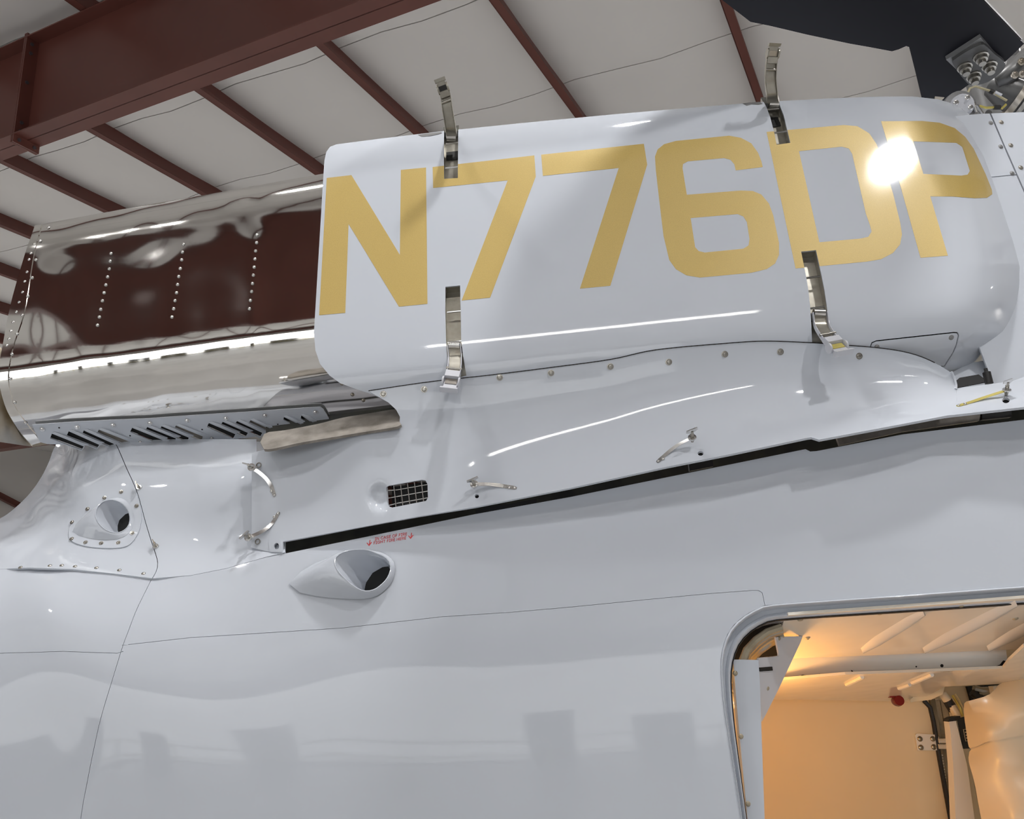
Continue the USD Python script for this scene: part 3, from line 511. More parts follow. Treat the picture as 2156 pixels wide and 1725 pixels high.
put(cb, 'wire', tube(at(np.array([2012., 2020, 2027, 2030]), np.array([1462., 1475, 1490, 1510]), np.array([.55, .54, .53, .53])), .003, 6), 'wire', 40)
# clutter above the seat: valve block and hoses
put(cb, 'seat_top_recess', patch(plane3((2040, 1440, .7), (2120, 1440, .7), (2080, 1480, .7)), [(2036, 1446), (2130, 1440), (2130, 1460), (2100, 1475), (2046, 1480)], 16, .01), 'black')
for a, b, r, m in (((2050, 1450), (2085, 1454), .009, 'dull'), ((2060, 1460), (2100, 1452), .007, 'seal'), ((2046, 1458), (2066, 1470), .01, 'rubber'), ((2080, 1464), (2098, 1460), .006, 'bronze')):
    put(cb, 'valve_pipe', tube(at(np.array([a[0], (a[0] + b[0]) / 2, b[0]], float), np.array([a[1], (a[1] + b[1]) / 2 + 2, b[1]], float), .62), r, 8), m, 40)
put(cb, 'valve_block', slab(at(2097, 1453, .6), [.012, 0, 0], [0, .012, 0], [0, 0, .01]), 'cabinlt', False)
# moulded seat back
SEAT = Surf(tps([(2040, 1480, .45), (2085, 1470, .36), (2100, 1440, .40), (2156, 1430, .36), (2220, 1420, .36), (2095, 1520, .335), (2086, 1545, .33), (2120, 1500, .315), (2156, 1500, .30), (2250, 1480, .3), (2040, 1540, .44), (2060, 1575, .40),
                 (2110, 1560, .325), (2156, 1548, .315), (2045, 1610, .40), (2110, 1610, .335), (2200, 1590, .32), (2060, 1725, .39), (2130, 1725, .30), (2260, 1725, .26), (2300, 1960, .22), (2110, 1960, .38)], 1e-5))
put(cb, 'seat_back', patch(SEAT, spline([(2045, 1578), (2072, 1566), (2084, 1556), (2110, 1551), (2156, 1543), (2320, 1520), (2440, 1510), (2440, 1960), (2112, 1960), (2066, 1725), (2052, 1650), (2040, 1606), (2040, 1590)], 12, True), 14, .04), 'seat')
put(cb, 'headrest', patch(SEAT, spline([(2037, 1484), (2050, 1478), (2088, 1468), (2104, 1450), (2130, 1436), (2156, 1430), (2320, 1416), (2440, 1412), (2440, 1512), (2320, 1522), (2156, 1545), (2110, 1553), (2086, 1558), (2070, 1568), (2052, 1577), (2046, 1576), (2042, 1545), (2037, 1510)], 10, True), 9, .05, off=.008), 'seat')
# white post and gusset just inside the opening
POST = plane3((1545, 1390, -.045), (1600, 1390, -.045), (1575, 1725, -.05))
put(cb, 'door_post', patch(POST, [(1544, 1389), (1597, 1390), (1600, 1440), (1604, 1560), (1610, 1725), (1622, 1960), (1590, 1960), (1574, 1725), (1558, 1560), (1549, 1460)], 16, .02), 'white')
GUS = plane3((1600, 1390, -.035), (1690, 1330, .04), (1605, 1520, .0))
put(cb, 'gusset', patch(GUS, [(1633, 1342), (1690, 1340), (1686, 1352), (1640, 1450), (1612, 1506), (1604, 1520), (1600, 1470), (1597, 1388), (1602, 1386), (1640, 1382), (1640, 1378)], 12, .004), 'white2')
put(cb, 'gusset_slot', patch(GUS, [(1598, 1406), (1625, 1404), (1626, 1412), (1598, 1414)], 8, .002, off=.0015), 'black')
for q in [(1548, 1418), (1560, 1551), (1575, 1693)]: dot(cb, 'post_screw', POST, *q, .005, 'seal')
for q in [(1617, 1450), (1641, 1345), (1701, 1344)]: dot(cb, 'gusset_screw', GUS, *q, .004, 'seal')
# cabin shell so that the inside is closed
wq = at(1560, 1500, .0); fx = wq[0] - .02
put(cb, 'aft_wall', slab([fx, .40, 1.25], [.01, 0, 0], [0, .34, 0], [0, 0, .5]), 'cabin', False)
put(cb, 'far_wall', slab([fx + 1.0, .72, 1.15], [1.0, 0, 0], [0, .01, 0], [0, 0, .42]), 'cabin', False)
put(cb, 'cabin_floor', slab([fx + 1.0, .37, .75], [1., 0, 0], [0, .38, 0], [0, 0, .01]), 'cabin', False)
put(cb, 'front_wall', slab([fx + 2.0, .38, 1.25], [.01, 0, 0], [0, .36, 0], [0, 0, .5]), 'cabin', False)
put(cb, 'cabin_top', slab([fx + 1.0, .42, 1.74], [1., 0, 0], [0, .34, .0], [0, 0, .01]), 'cabin', False)
lampP = at(1566, 1500, .14)
lb = thing('cabin_lamp', parent=heli)
put(lb, 'lamp_housing', orient(lathe([(0, .05), (.03, .05), (.035, .03), (.035, .0), (.033, 0), (.03, .04), (0, .042)], 16), lampP + [-.02, 0, .02], [-.6, 0, .5]), 'bright', 40)
sl = UsdLux.SphereLight.Define(stage, lb + '/lamp_bulb'); sl.CreateRadiusAttr(.03); sl.CreateIntensityAttr(CABIN_W); sl.CreateColorAttr(Gf.Vec3f(1.0, .47, .10)); sl.AddTranslateOp().Set(Gf.Vec3d(*map(float, lampP + [.02, 0, -.02] - _base[lb])))

# the side below and the landing skids (below the picture)
bel = []
lx = np.array([-1500., -480, 600, 1600, 2460, 3400]); lowP = FUS.P(lx, np.full(6, 2275.))
put(heli, 'belly', loft([lowP, lowP * [1, 1, 0] + [0, .05, .5], lowP * [1, 0, 0] + [0, .75, .45], lowP * [1, 0, 0] + [0, 1.4, .5], lowP * [1, 0, 0] + [0, 1.55, 1.5]], False), 'white2', 50)
for y in (-.15, 1.6):
    put(heli, 'skid_tube', tube([[-1.6, y, .12], [-1.4, y, .05], [0, y, .05], [1.6, y, .05], [1.9, y, .15]], .05, 12), 'white2', 40)
for x in (-.9, 1.2): put(heli, 'cross_tube', tube([[x, -.15, .05], [x, .1, .38], [x, .4, .47], [x, 1.1, .47], [x, 1.4, .38], [x, 1.6, .05]], .04, 12), 'white2', 40)

# ------------------------------------------------------------------ polished exhaust fairing
_sa = np.array([-.03, .0, .03, .06, .09, .118, .16, .50, .58, .63, .68, .73, .80, .88, .95, 1.02, 1.1]); _sg = np.array([86, 72, 54, 33, 15, 5, 2.2, 4.2, 5.4, -4, -16, -27, -36, -42, -46, -52, -60.])
_ss = np.linspace(-.03, 1.1, 1131); _sy = np.tan(R_(PchipInterpolator(_sa, _sg)(_ss))) * .00105; _SY = np.concatenate([[0], np.cumsum((_sy[1:] + _sy[:-1]) / 2)]) * .001; _SY -= np.interp(.5, _ss, _SY)
def ex_lines(x): return 470 - .178 * (x - 90), 940 - .105 * (x - 30)
def ex_Y(x, y):
    t, b = ex_lines(x); s = (y - t) / (b - t); h = b - t
    return .075 - h * PchipInterpolator(_ss[::6], _SY[::6], extrapolate=True)(np.clip(s, -.03, 1.1))
ex_Y0 = ex_Y
def ex_Y(x, y):      # the thin sheet has buckled a little: one crease along its upper half, one at its lower aft corner
    yc = 572 - .19 * (x - 90); w = 1 / (1 + np.exp((x - 545) / 10)) / (1 + np.exp((75 - x) / 10)); g = 1 + .35 * np.sin(x / 42.) + .2 * np.sin(x / 17. + 1)
    d = .085 * 30 * .00105 * np.tanh((yc - 12 * np.sin(x / 60.) - y) / 30) * w * g
    w2 = 1 / (1 + np.exp((x - 150 - .6 * np.maximum(0, y - 690)) / 14)); d = d - .05 * 34 * .00105 * np.tanh((690 + .1 * x - y) / 34) * w2
    d = d - (y - 640) * .00105 * math.tan(R_(3.2)) * np.clip((480 - x) / 380, 0, 1.2)
    return ex_Y0(x, y) + d
EXH = Surf(ex_Y)
ex = thing('exhaust_fairing', parent=heli)
top_e = [(83, 474), (110, 468), (250, 442), (450, 407), (690, 364), (860, 334)]
inner_seam = [(83, 474), (66, 541), (47, 656), (22, 735), (13, 800), (26, 854), (47, 886), (70, 915), (84, 930)]
outer_e = [(74, 476), (66, 500), (54, 534), (25, 635), (8, 720), (-2, 790), (10, 850), (30, 890), (52, 920), (68, 936)]
body = top_e + [(880, 500), (900, 700), (880, 820), (842, 862), (690, 874), (400, 906), (84, 930)] + list(map(tuple, spline(inner_seam, 12)[::-1]))
put(ex, 'fairing_body', patch(EXH, body, 11, .003), 'chrome')
rim_poly = list(map(tuple, spline(outer_e, 10))) + list(map(tuple, spline([(q[0] + 5, q[1]) for q in inner_seam], 10)[::-1]))
put(ex, 'end_band', patch(EXH, rim_poly, 8, .003, off=.002), 'chrome')
# top sheet running back
tq = np.array(top_e, float); r0 = EXH.raw(tq[:, 0], tq[:, 1]); put(ex, 'fairing_top', loft([r0, r0 + [0, .05, .006], r0 + [0, .5, .0], r0 + [0, .7, -.1]], False), 'chrome', 50)
oq = spline(outer_e, 10); r0 = EXH.P(oq[:, 0], oq[:, 1], .001)
put(ex, 'end_lip', loft([r0, r0 + [-.010, .02, 0], r0 + [.01, .06, .015], r0 + [.05, .12, .06]], False), 'bronze', 50)
# tail pipe beyond the end
BELL = Surf(tps([(60, 940, .2), (-10, 930, .12), (-10, 790, .08), (30, 860, .13), (-200, 930, .16), (-200, 780, .12), (-100, 700, .12), (-300, 800, .2)], 1e-5))
put(ex, 'tail_pipe', patch(BELL, spline([(6, 735), (2, 780), (14, 845), (38, 885), (70, 930), (72, 940), (40, 937), (0, 931), (-120, 915), (-260, 860), (-300, 760), (-120, 700)], 10, True), 14, .004), 'bronze')
c4 = lambda pts: [(x / 2.782, 340 + y / 2.782) for x, y in pts]
col1 = c4([(650, 540), (645, 585), (640, 630), (630, 677), (620, 724), (610, 770), (600, 817), (590, 867), (582, 912), (571, 960)])
col2 = c4([(1074, 487), (1068, 532), (1064, 577), (1056, 628), (1047, 675), (1040, 722), (1034, 770), (1025, 816), (1017, 864), (1007, 912)])
col3 = c4([(1505, 432), (1503, 477), (1497, 525), (1493, 572), (1489, 620), (1484, 667), (1479, 716), (1474, 763), (1467, 815), (1461, 864)])
edge = c4([(285, 390), (236, 468), (203, 487), (183, 540), (172, 577), (210, 577), (160, 650), (188, 682), (147, 705), (134, 768), (163, 790), (113, 827), (97, 884), (132, 902), (78, 944), (100, 1012), (66, 996), (54, 1042), (42, 1080), (70, 1130), (60, 1272), (86, 1412), (150, 1530), (228, 1615)])
for q in col1 + col2 + col3 + edge: dot(ex, 'rivet', EXH, *q, .0043, 'bright', _RIVET, .001)
for q in [(720, 808), (742, 831), (765, 843)]: dot(ex, 'rivet', EXH, *q, .005, 'bronze', _RIVET, .001)
# hidden duct inside, and the dark gap behind the lower fairing
put(ex, 'inner_duct', patch(Surf(lambda x, y: ex_Y(x, y) + .07), [(110, 540), (690, 420), (840, 420), (840, 900), (690, 880), (120, 870)], 40, .006), 'darkbay')
# louvre plate
c1 = lambda x, y: (x / 2.994, 840 + y / 2.994)
LOUV = Surf(lambda x, y: ex_Y(x, y) - .007)
quads = [[(330, 215), (530, 295), (515, 318), (318, 245)], [(435, 200), (628, 285), (612, 308), (420, 232)], [(530, 195), (722, 280), (705, 303), (517, 227)], [(625, 190), (818, 265), (800, 293), (612, 215)],
         [(835, 178), (1027, 255), (1008, 282), (822, 205)], [(930, 173), (1110, 245), (1100, 270), (917, 198)], [(1020, 168), (1192, 240), (1178, 270), (1007, 195)], [(1110, 163), (1280, 232), (1270, 262), (1095, 190)],
         [(1318, 148), (1485, 218), (1470, 247), (1305, 172)], [(1405, 140), (1565, 210), (1548, 237), (1390, 165)], [(1495, 135), (1655, 210), (1640, 238), (1480, 162)], [(1580, 130), (1730, 200), (1718, 222), (1568, 155)],
         [(1790, 110), (1912, 170), (1880, 180), (1788, 128)], [(1900, 100), (1980, 155), (1960, 166), (1897, 120)]]
quads = [[c1(*q) for q in s] for s in quads]
lp = thing('louvre_plate', parent=heli)
plate = [c1(205, 160), c1(450, 143), c1(700, 130), c1(950, 120), c1(1150, 105), c1(1550, 80), c1(1900, 55), c1(2020, 48), c1(2040, 62), c1(2075, 120), c1(2010, 155), c1(1740, 212), c1(1655, 232), c1(1640, 228), c1(1400, 262), c1(1180, 275), c1(1000, 280), c1(800, 280), c1(520, 290), c1(300, 280), c1(255, 268)]
qall = unary_union([Polygon(q) for q in quads]); put(lp, 'plate', patch(LOUV, unary_union([Polygon(plate).buffer(0), qall.buffer(1.6)]).difference(qall), 7, .003, off=.003), 'white')
for i, q in enumerate(quads):
    A, B, Cc, Dd = map(np.array, q); slot = Polygon([A, B, Cc, Dd])
    n = LOUV.n(np.array(A[0]), np.array(A[1]))
    # a pressed hood: its free edge stands out over the dark opening, its back runs into the plate
    t = np.linspace(0, 1, 6)[:, None]; e = A + (B - A) * t; lift = .011 * (1 - .55 * np.abs(2 * t[:, 0] - 1)**4)
    mid = e + np.array([5., -2.2]); root = e + np.array([11., -4.])
    fe = at(e[:, 0], e[:, 1], LOUV.fn(e[:, 0], e[:, 1]) - lift); fm = at(mid[:, 0], mid[:, 1], LOUV.fn(mid[:, 0], mid[:, 1]) - lift * .85); fr = LOUV.P(root[:, 0], root[:, 1], .003)
    fb = at(e[:, 0], e[:, 1], LOUV.fn(e[:, 0], e[:, 1]) - .003)
    put(lp, 'louvre_hood', join(fix(loft([fe, fm, fr], False)), fix(loft([fe, (fe + fm) / 2 + n * -.0015, fr - n * .002], False)), loft([np.array([fe[0], fe[0]]), np.array([fm[0], fr[0]])], False), loft([np.array([fe[-1], fe[-1]]), np.array([fm[-1], fr[-1]])], False)), 'white', 50)
    put(lp, 'louvre_opening', patch(LOUV, slot.buffer(1.2), 6, .003, off=-.004), 'black' if i not in (3, 7, 11) else 'rawsteel')
for q in [(270, 186), (490, 173), (715, 160), (948, 147), (1182, 131), (1425, 117), (1670, 99), (1988, 77)]: dot(lp, 'plate_screw', LOUV, *c1(*q), .006, 'bright', _WASH, .004)
for q in [(887, 266), (1335, 240)]: dot(lp, 'plate_screw', LOUV, *c1(*q), .0045, 'bright', _WASH, .004)
for q in [(1275, 188), (822, 227), (1752, 155), (375, 178)]: dot(lp, 'plate_hole', LOUV, *c1(*q), .0022, 'black', _RIVET, .003)
# raw steel heat shield edge below
HS = plane3((555, 930, .03), (840, 880, .02), (700, 890, .05))
put(heli, 'heat_shield', patch(HS, spline([(556, 914), (600, 906), (668, 893), (720, 880), (780, 870), (834, 862), (841, 872), (842, 890), (838, 898), (760, 911), (640, 931), (556, 946)], 12, True), 10, .006), 'rawsteel')
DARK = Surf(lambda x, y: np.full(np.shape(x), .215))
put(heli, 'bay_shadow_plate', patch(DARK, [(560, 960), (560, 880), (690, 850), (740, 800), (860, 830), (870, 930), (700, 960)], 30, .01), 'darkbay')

# ------------------------------------------------------------------ tail fairing to the left
TAIL = Surf(tps([(130, 930, .38), (118, 945, .42), (180, 940, .27), (250, 930, .215), (400, 930, .215), (560, 930, .19), (250, 968, .15), (400, 968, .142), (540, 962, .118), (90, 1010, .34), (140, 1000, .20), (200, 1010, .13), (280, 1010, .115), (400, 1010, .108), (540, 1010, .084),
                 (20, 1078, .34), (70, 1080, .2), (130, 1090, .115), (240, 1090, .09), (400, 1090, .088), (540, 1090, .068), (-160, 1160, .34), (-60, 1150, .2), (0, 1150, .11), (100, 1150, .068), (240, 1150, .062), (420, 1145, .068), (560, 1135, .05), (-400, 1225, .3), (-200, 1210, .08), (0, 1192, .03), (160, 1188, .02), (325, 1212, .010), (440, 1200, .02), (560, 1165, .022)], 2e-5))
tail_sil = spline([(124, 925), (113, 945), (102, 975), (85, 1008), (62, 1040), (30, 1071), (0, 1092), (-60, 1120), (-160, 1158), (-400, 1215)], 10)
tseam = spline([(238, 925), (249, 945), (266, 985), (282, 1020), (293, 1050), (305, 1095), (317, 1135), (327, 1165), (332, 1185), (329, 1203), (320, 1219)], 8)
tail_poly = Polygon(list(map(tuple, tail_sil)) + [(-400, 1232), (-200, 1206), (0, 1198.5), (60, 1195.5), (150, 1198.5), (240, 1208), (322, 1218), (400, 1212), (480, 1196), (560, 1173), (600, 1163), (600, 1130), (540, 1120), (540, 925)]).buffer(0).difference(Polygon(ellipse(242.5, 1092.5, 30, 33, 40)))
tf = thing('tail_fairing', parent=heli)
for g in sorted(tail_poly.difference(LineString(tseam).buffer(.7)).geoms, key=lambda g: -g.area):
    if g.area > 500: put(tf, 'fairing_panel', patch(TAIL, g, 9, .004), 'white')
put(tf, 'panel_backing', patch(TAIL, LineString(tseam).buffer(5).intersection(tail_poly.buffer(-2)), 8, .002, off=-.004), 'rubber')
q = np.array(tail_sil); r0 = TAIL.raw(q[:, 0], q[:, 1]); tq2 = np.array([(124, 930), (250, 930), (400, 931), (560, 930)], float); r1 = TAIL.raw(tq2[:, 0], tq2[:, 1]); put(tf, 'deck_behind', loft([r1, r1 + [0, .12, -.01], r1 + [0, .7, 0]], False), 'white', 50)
put(tf, 'far_side', loft([r0, r0 + [-.01, .15, 0], r0 + [.0, .5, 0], r0 + [.1, .9, -.05]], False), 'white', 50)
for q in [(43, 1195), (105, 1191.5), (130, 1191), (158, 1193), (203, 1196), (251, 1201), (302, 1208)]: dot(tf, 'edge_screw', TAIL, *q, .0045, 'dull')
# tail boom top beyond
put(heli, 'tail_boom', tube([[-1.9, .45, 1.42], [-2.6, .5, 1.5], [-5.5, .55, 1.75]], [.44, .36, .16], 28), 'white', 40)
# teardrop outlet on the tail fairing
ct = lambda pts: [(x / 2.994, 840 + y / 2.994) for x, y in pts]
fl_out = spline(ct([(437, 870), (443, 815), (480, 760), (560, 682), (640, 610), (700, 568), (770, 547), (830, 568), (868, 620), (888, 690), (893, 760), (880, 830), (845, 895), (800, 932), (730, 945), (620, 943), (540, 932), (480, 915), (450, 895)]), 5, True)
to = thing('teardrop_outlet', parent=heli)
mouth_c, mr = (242.5, 1092.5), (33, 36)
base_in = spline(ct([(462, 828), (500, 775), (580, 700), (660, 650), (720, 628), (775, 632), (822, 670), (845, 730), (845, 790), (815, 850), (760, 885), (680, 895), (580, 888), (500, 868), (468, 852)]), 5, True)
def by_angle(c, ring, n=40):
    ring = np.asarray(ring); a = np.arctan2(ring[:, 1] - c[1], ring[:, 0] - c[0]); o = np.argsort(a); a, r = a[o], ring[o]; t = np.linspace(-np.pi, np.pi, n, endpoint=False)
    a3 = np.concatenate([a - 2 * np.pi, a, a + 2 * np.pi]); return np.stack([np.interp(t, a3, np.tile(r[:, k], 3)) for k in (0, 1)], 1)
put(to, 'flange', patch(TAIL, Polygon(fl_out).difference(Polygon(by_angle(mouth_c, base_in)).buffer(-3)), 6, .003, off=.0025), 'white')
def scoop(parent, S, base, rimr, inner, c, h_rim, depth, shift, m='white'):
    B, Rm, I = by_angle(c, base), by_angle(c, rimr), by_angle(np.mean(inner, 0), inner)
    b = S.P(B[:, 0], B[:, 1], .003); h = h_rim(Rm)[:, None]; rP = S.P(Rm[:, 0], Rm[:, 1], 0) + S.n(Rm[:, 0], Rm[:, 1]) * h
    rings = [b]
    for t in (.25, .5, .75, .92): 
        q = B + (Rm - B) * t; rings.append(S.P(q[:, 0], q[:, 1], 0) + S.n(q[:, 0], q[:, 1]) * (.003 + (h - .003) * math.sin(t * np.pi / 2)**1.2))
    rings.append(rP)
    put(parent, 'scoop_body', fix(loft(rings)), m, 60)
    Rm2 = c + (Rm - c) * .965; r2 = S.P(Rm2[:, 0], Rm2[:, 1], 0) + S.n(Rm2[:, 0], Rm2[:, 1]) * h
    iP = at(I[:, 0], I[:, 1], S.fn(I[:, 0], I[:, 1]) + depth) + shift
    put(parent, 'scoop_rim', fix(loft([rP, rP + S.n(Rm[:, 0], Rm[:, 1]) * .0012, r2 + S.n(Rm[:, 0], Rm[:, 1]) * .0008, r2 - S.n(Rm[:, 0], Rm[:, 1]) * .004])), m, 60)
    put(parent, 'scoop_throat', fix(loft([r2 - S.n(Rm[:, 0], Rm[:, 1]) * .003] + [(r2 * (1 - t) + iP * t) - S.n(Rm[:, 0], Rm[:, 1]) * (.0 + .010 * math.sin(t * np.pi)) for t in (.33, .66, 1)])), m, 60)
    put(parent, 'scoop_bottom', fix(loft([iP, iP * .98 + .02 * iP.mean(0)], cap1=True)), 'black', 60)
scoop(to, TAIL, base_in, ellipse(*mouth_c, *mr, 60), ct([(742, 800), (752, 765), (790, 728), (822, 716), (828, 760), (815, 805), (780, 845), (750, 855), (742, 830)]), mouth_c, lambda r: .012 + .010 * np.clip((mouth_c[0] - r[:, 0]) / 33, -1, 1), .03, np.zeros(3))
for q in [(767, 590), (662, 627), (556, 698), (459, 782), (455, 888), (542, 910), (640, 915), (748, 912), (837, 850), (864, 678)]: dot(to, 'flange_screw', TAIL, *ct([q])[0], .0048, 'dull', _WASH, .003)
# scoop on the fuselage
cs7 = lambda pts: [(640 + x / 2.837, 840 + y / 2.837) for x, y in pts]
fs = thing('fuselage_outlet', parent=heli)
fr = spline(cs7([(210, 1010), (225, 975), (280, 940), (370, 920), (430, 930), (490, 955), (523, 990), (526, 1040), (500, 1100), (440, 1155), (385, 1172), (330, 1155), (260, 1100), (220, 1050)]), 4, True)
fb = spline([(607, 1238), (612, 1226), (640, 1201), (680, 1180), (725, 1166), (770, 1160), (805, 1165), (828, 1182), (832, 1206), (822, 1232), (798, 1254), (770, 1262), (725, 1262), (670, 1257), (620, 1246)], 5, True)
fin = cs7([(520, 1000), (470, 1005), (410, 1040), (370, 1100), (360, 1150), (385, 1168), (440, 1153), (497, 1100), (522, 1040)])
scoop(fs, FUS, fb, fr, fin, (768., 1205.), lambda r: .012 + .026 * np.clip((795 - r[:, 0]) / 80, 0, 1) + .008 * np.clip((r[:, 1] - 1205) / 45, 0, 1), .05, np.zeros(3))
# FIGHT FIRE HERE
def lettering(parent, text, S, a, b, height, m, bold=False):
    t = meshkit.text_mesh(text, 1.0, .02, bold); V = t.vertices.copy(); a, b = np.array(a, float), np.array(b, float); w = V[:, 0].max(); L = np.hypot(*(b - a)); ux = (b - a) / L; uy = np.array([ux[1], -ux[0]])
    x = V[:, 0] * L / w; y = V[:, 1] * height; q = a + np.outer(x + y * .22, ux) + np.outer(y, uy); V3 = S.P(q[:, 0], q[:, 1], .0003 + .0004 * (V[:, 2] > .01)[:, ][:, None].ravel()[0]) 
    n = S.n(q[:, 0], q[:, 1]); V3 = S.raw(q[:, 0], q[:, 1]) + n * np.where(V[:, 2] > .01, .0008, .0002)[:, None]
    return put(parent, 'red_lettering', fix(trimesh.Trimesh(V3, t.faces, process=False)), m, False)
lettering(fu, 'IN CASE OF FIRE', FUS, (789, 1138.5), (857, 1127.5), 6.0, 'red'); lettering(fu, 'FIGHT FIRE HERE', FUS, (786, 1147), (855, 1136), 6.0, 'red')
for x, y in ((777.5, 1146), (865, 1131)):
    put(fu, 'red_arrow', patch(FUS, unary_union([LineString([(x + 1.5, y - 8), (x, y + 3)]).buffer(.8), LineString([(x - 4.5, y - 2), (x - .3, y + 3), (x + 4.5, y - 3.4)]).buffer(.9)]), 3, .0004, off=.0006), 'red')

# ------------------------------------------------------------------ latches of the cowling
def frame_along(p):
    t = np.gradient(p, axis=0); return t / np.linalg.norm(t, axis=1, keepdims=True)
def channel(p, w, side, wall_h, t=.0016, out=None):
    """U channel swept along points p; w: widths; side: across direction; out: direction its open side faces."""
    p = np.asarray(p, float); tg = frame_along(p); w = np.broadcast_to(w, len(p)); h = np.broadcast_to(wall_h, len(p)); rings = []
    for i in range(len(p)):
        s = side - (side @ tg[i]) * tg[i]; s /= np.linalg.norm(s); o = np.cross(tg[i], s); o *= np.sign(o @ out) or 1; a = w[i] / 2
        prof = [(-a, h[i]), (-a, 0), (a, 0), (a, h[i]), (a - t, h[i]), (a - t, t), (-a + t, t), (-a + t, h[i])]
        rings.append(np.array([p[i] + s * x + o * y for x, y in prof]))
    return fix(loft(rings, True, True, True))
def latch(key, pins, stations, width, white, claw, shade_area):
    lt = thing('cowling_latch', parent=heli); recess(lt, key, .028)
    for (a, b) in pins:
        q = np.array([a, b], float); put(lt, 'hinge_pin', tube(COWL.P(q[:, 0], q[:, 1], -.004), .0024, 8), 'bright', 40)
    P = np.array([at(np.array(x * 1.), np.array(y * 1.), Y) for x, y, Y in stations]); side = RT.copy()
    n = max(8, 5 * len(P)); s = np.linspace(0, len(P) - 1, n); P2 = np.stack([PchipInterpolator(range(len(P)), P[:, k])(s) for k in range(3)], 1)
    put(lt, 'handle', channel(P2, width * .00105, side, np.full(n, .010), out=np.array([0, -1, -.1])), 'bare' if not white else 'white2', 40)
    put(lt, 'handle_liner', channel(P2[1:-1] + np.array([0, -.0018, 0]), width * .00105 - .006, side, np.full(n - 2, .003), .0012, out=np.array([0, -1, -.1])), 'bare', 40)
    # foot block with its pivot hole
    d0 = (P2[2] - P2[0]); d0 /= np.linalg.norm(d0); o0 = np.cross(d0, side); o0 *= np.sign(o0 @ [0, -1, 0])
    put(lt, 'pivot_block', orient(lathe([(.0035, .012), (.010, .012), (.010, -.012), (.0035, -.012), (.0035, .012)], 20), P2[0] + o0 * .001, side, d0), 'bright', 40)
    # claw at the free end: cross block, two ear discs, lip
    e, dd = P2[-1], P2[-1] - P2[-3]; dd /= np.linalg.norm(dd); s2 = side - (side @ dd) * dd; s2 /= np.linalg.norm(s2); oo = np.cross(dd, s2); oo *= np.sign(oo @ [0, -1, 0]); hw = width * .00105 / 2 * (1.2 if white else 1.0); dd = dd * (1.25 if white else 1.0); oo = oo * (1.2 if white else 1.0)
    m1, m2 = claw
    put(lt, 'hook', join(hull([e + dd * u + s2 * a * hw * .86 + oo * b for a in (-1, 1) for u, b in ((-.012, .0), (-.010, .012), (.004, .013), (.006, .0))]), hull([e + dd * u + s2 * a * hw * .80 + oo * b for a in (-1, 1) for u, b in ((.004, .0), (.004, .005), (.020, .006), (.030, .009), (.030, .0))])), m1, False)
    put(lt, 'hook_lip', hull([e + dd * .028 + s2 * a * hw * 1.02 + oo * b for a in (-1, 1) for b in (.0, .012)] + [e + dd * .035 + s2 * a * hw * 1.06 + oo * b for a in (-1, 1) for b in (.004, .017)]), m1, False)
    put(lt, 'hook_face', hull([e + dd * u + s2 * a * hw * .70 + oo * b for a in (-1, 1) for u, b in ((.0065, .0055), (.0065, .0075), (.018, .0065), (.018, .0085))]), m2, False)
    for a in (-1, 1):
        put(lt, 'ear_disc', orient(trimesh.creation.cylinder(.012, .0035, sections=18), e + dd * .012 + oo * .005 + s2 * a * hw * .95, s2), m1, 40)
    put(lt, 'recess_shade', patch(COWL, shade_area, 6, .001, off=-.0255), 'black')  # black patch painted on the recess floor as shade above the pivot
    put(lt, 'cross_bar', orient(trimesh.creation.cylinder(.003, 2 * hw * .95, sections=10), P2[int(n * .70)] + oo * .007, s2), 'dull', 40)
    return lt
Yc = lambda x, y: float(cowl_Y(np.array([x * 1.]), np.array([y * 1.]))[0])
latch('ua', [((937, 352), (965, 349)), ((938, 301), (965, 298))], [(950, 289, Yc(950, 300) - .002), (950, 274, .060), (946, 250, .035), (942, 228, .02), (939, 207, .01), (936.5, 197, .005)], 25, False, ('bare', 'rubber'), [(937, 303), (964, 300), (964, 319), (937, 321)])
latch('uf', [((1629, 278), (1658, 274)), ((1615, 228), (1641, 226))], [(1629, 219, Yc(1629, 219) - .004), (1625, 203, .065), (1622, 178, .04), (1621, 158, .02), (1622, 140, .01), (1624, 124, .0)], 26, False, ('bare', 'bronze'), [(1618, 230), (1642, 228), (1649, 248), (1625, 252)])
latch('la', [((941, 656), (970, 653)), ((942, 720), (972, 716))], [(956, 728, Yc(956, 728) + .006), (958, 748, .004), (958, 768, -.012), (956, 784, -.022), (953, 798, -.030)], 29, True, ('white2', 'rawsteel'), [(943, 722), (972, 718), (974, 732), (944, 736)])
latch('lf', [((1697, 584), (1727, 580)), ((1708, 648), (1737, 644))], [(1724, 660, Yc(1724, 660) + .006), (1727, 680, .002), (1733, 698, -.016), (1742, 712, -.030), (1753, 726, -.042)], 32, True, ('white2', 'yellow'), [(1708, 649), (1739, 645), (1742, 664), (1709, 668)])

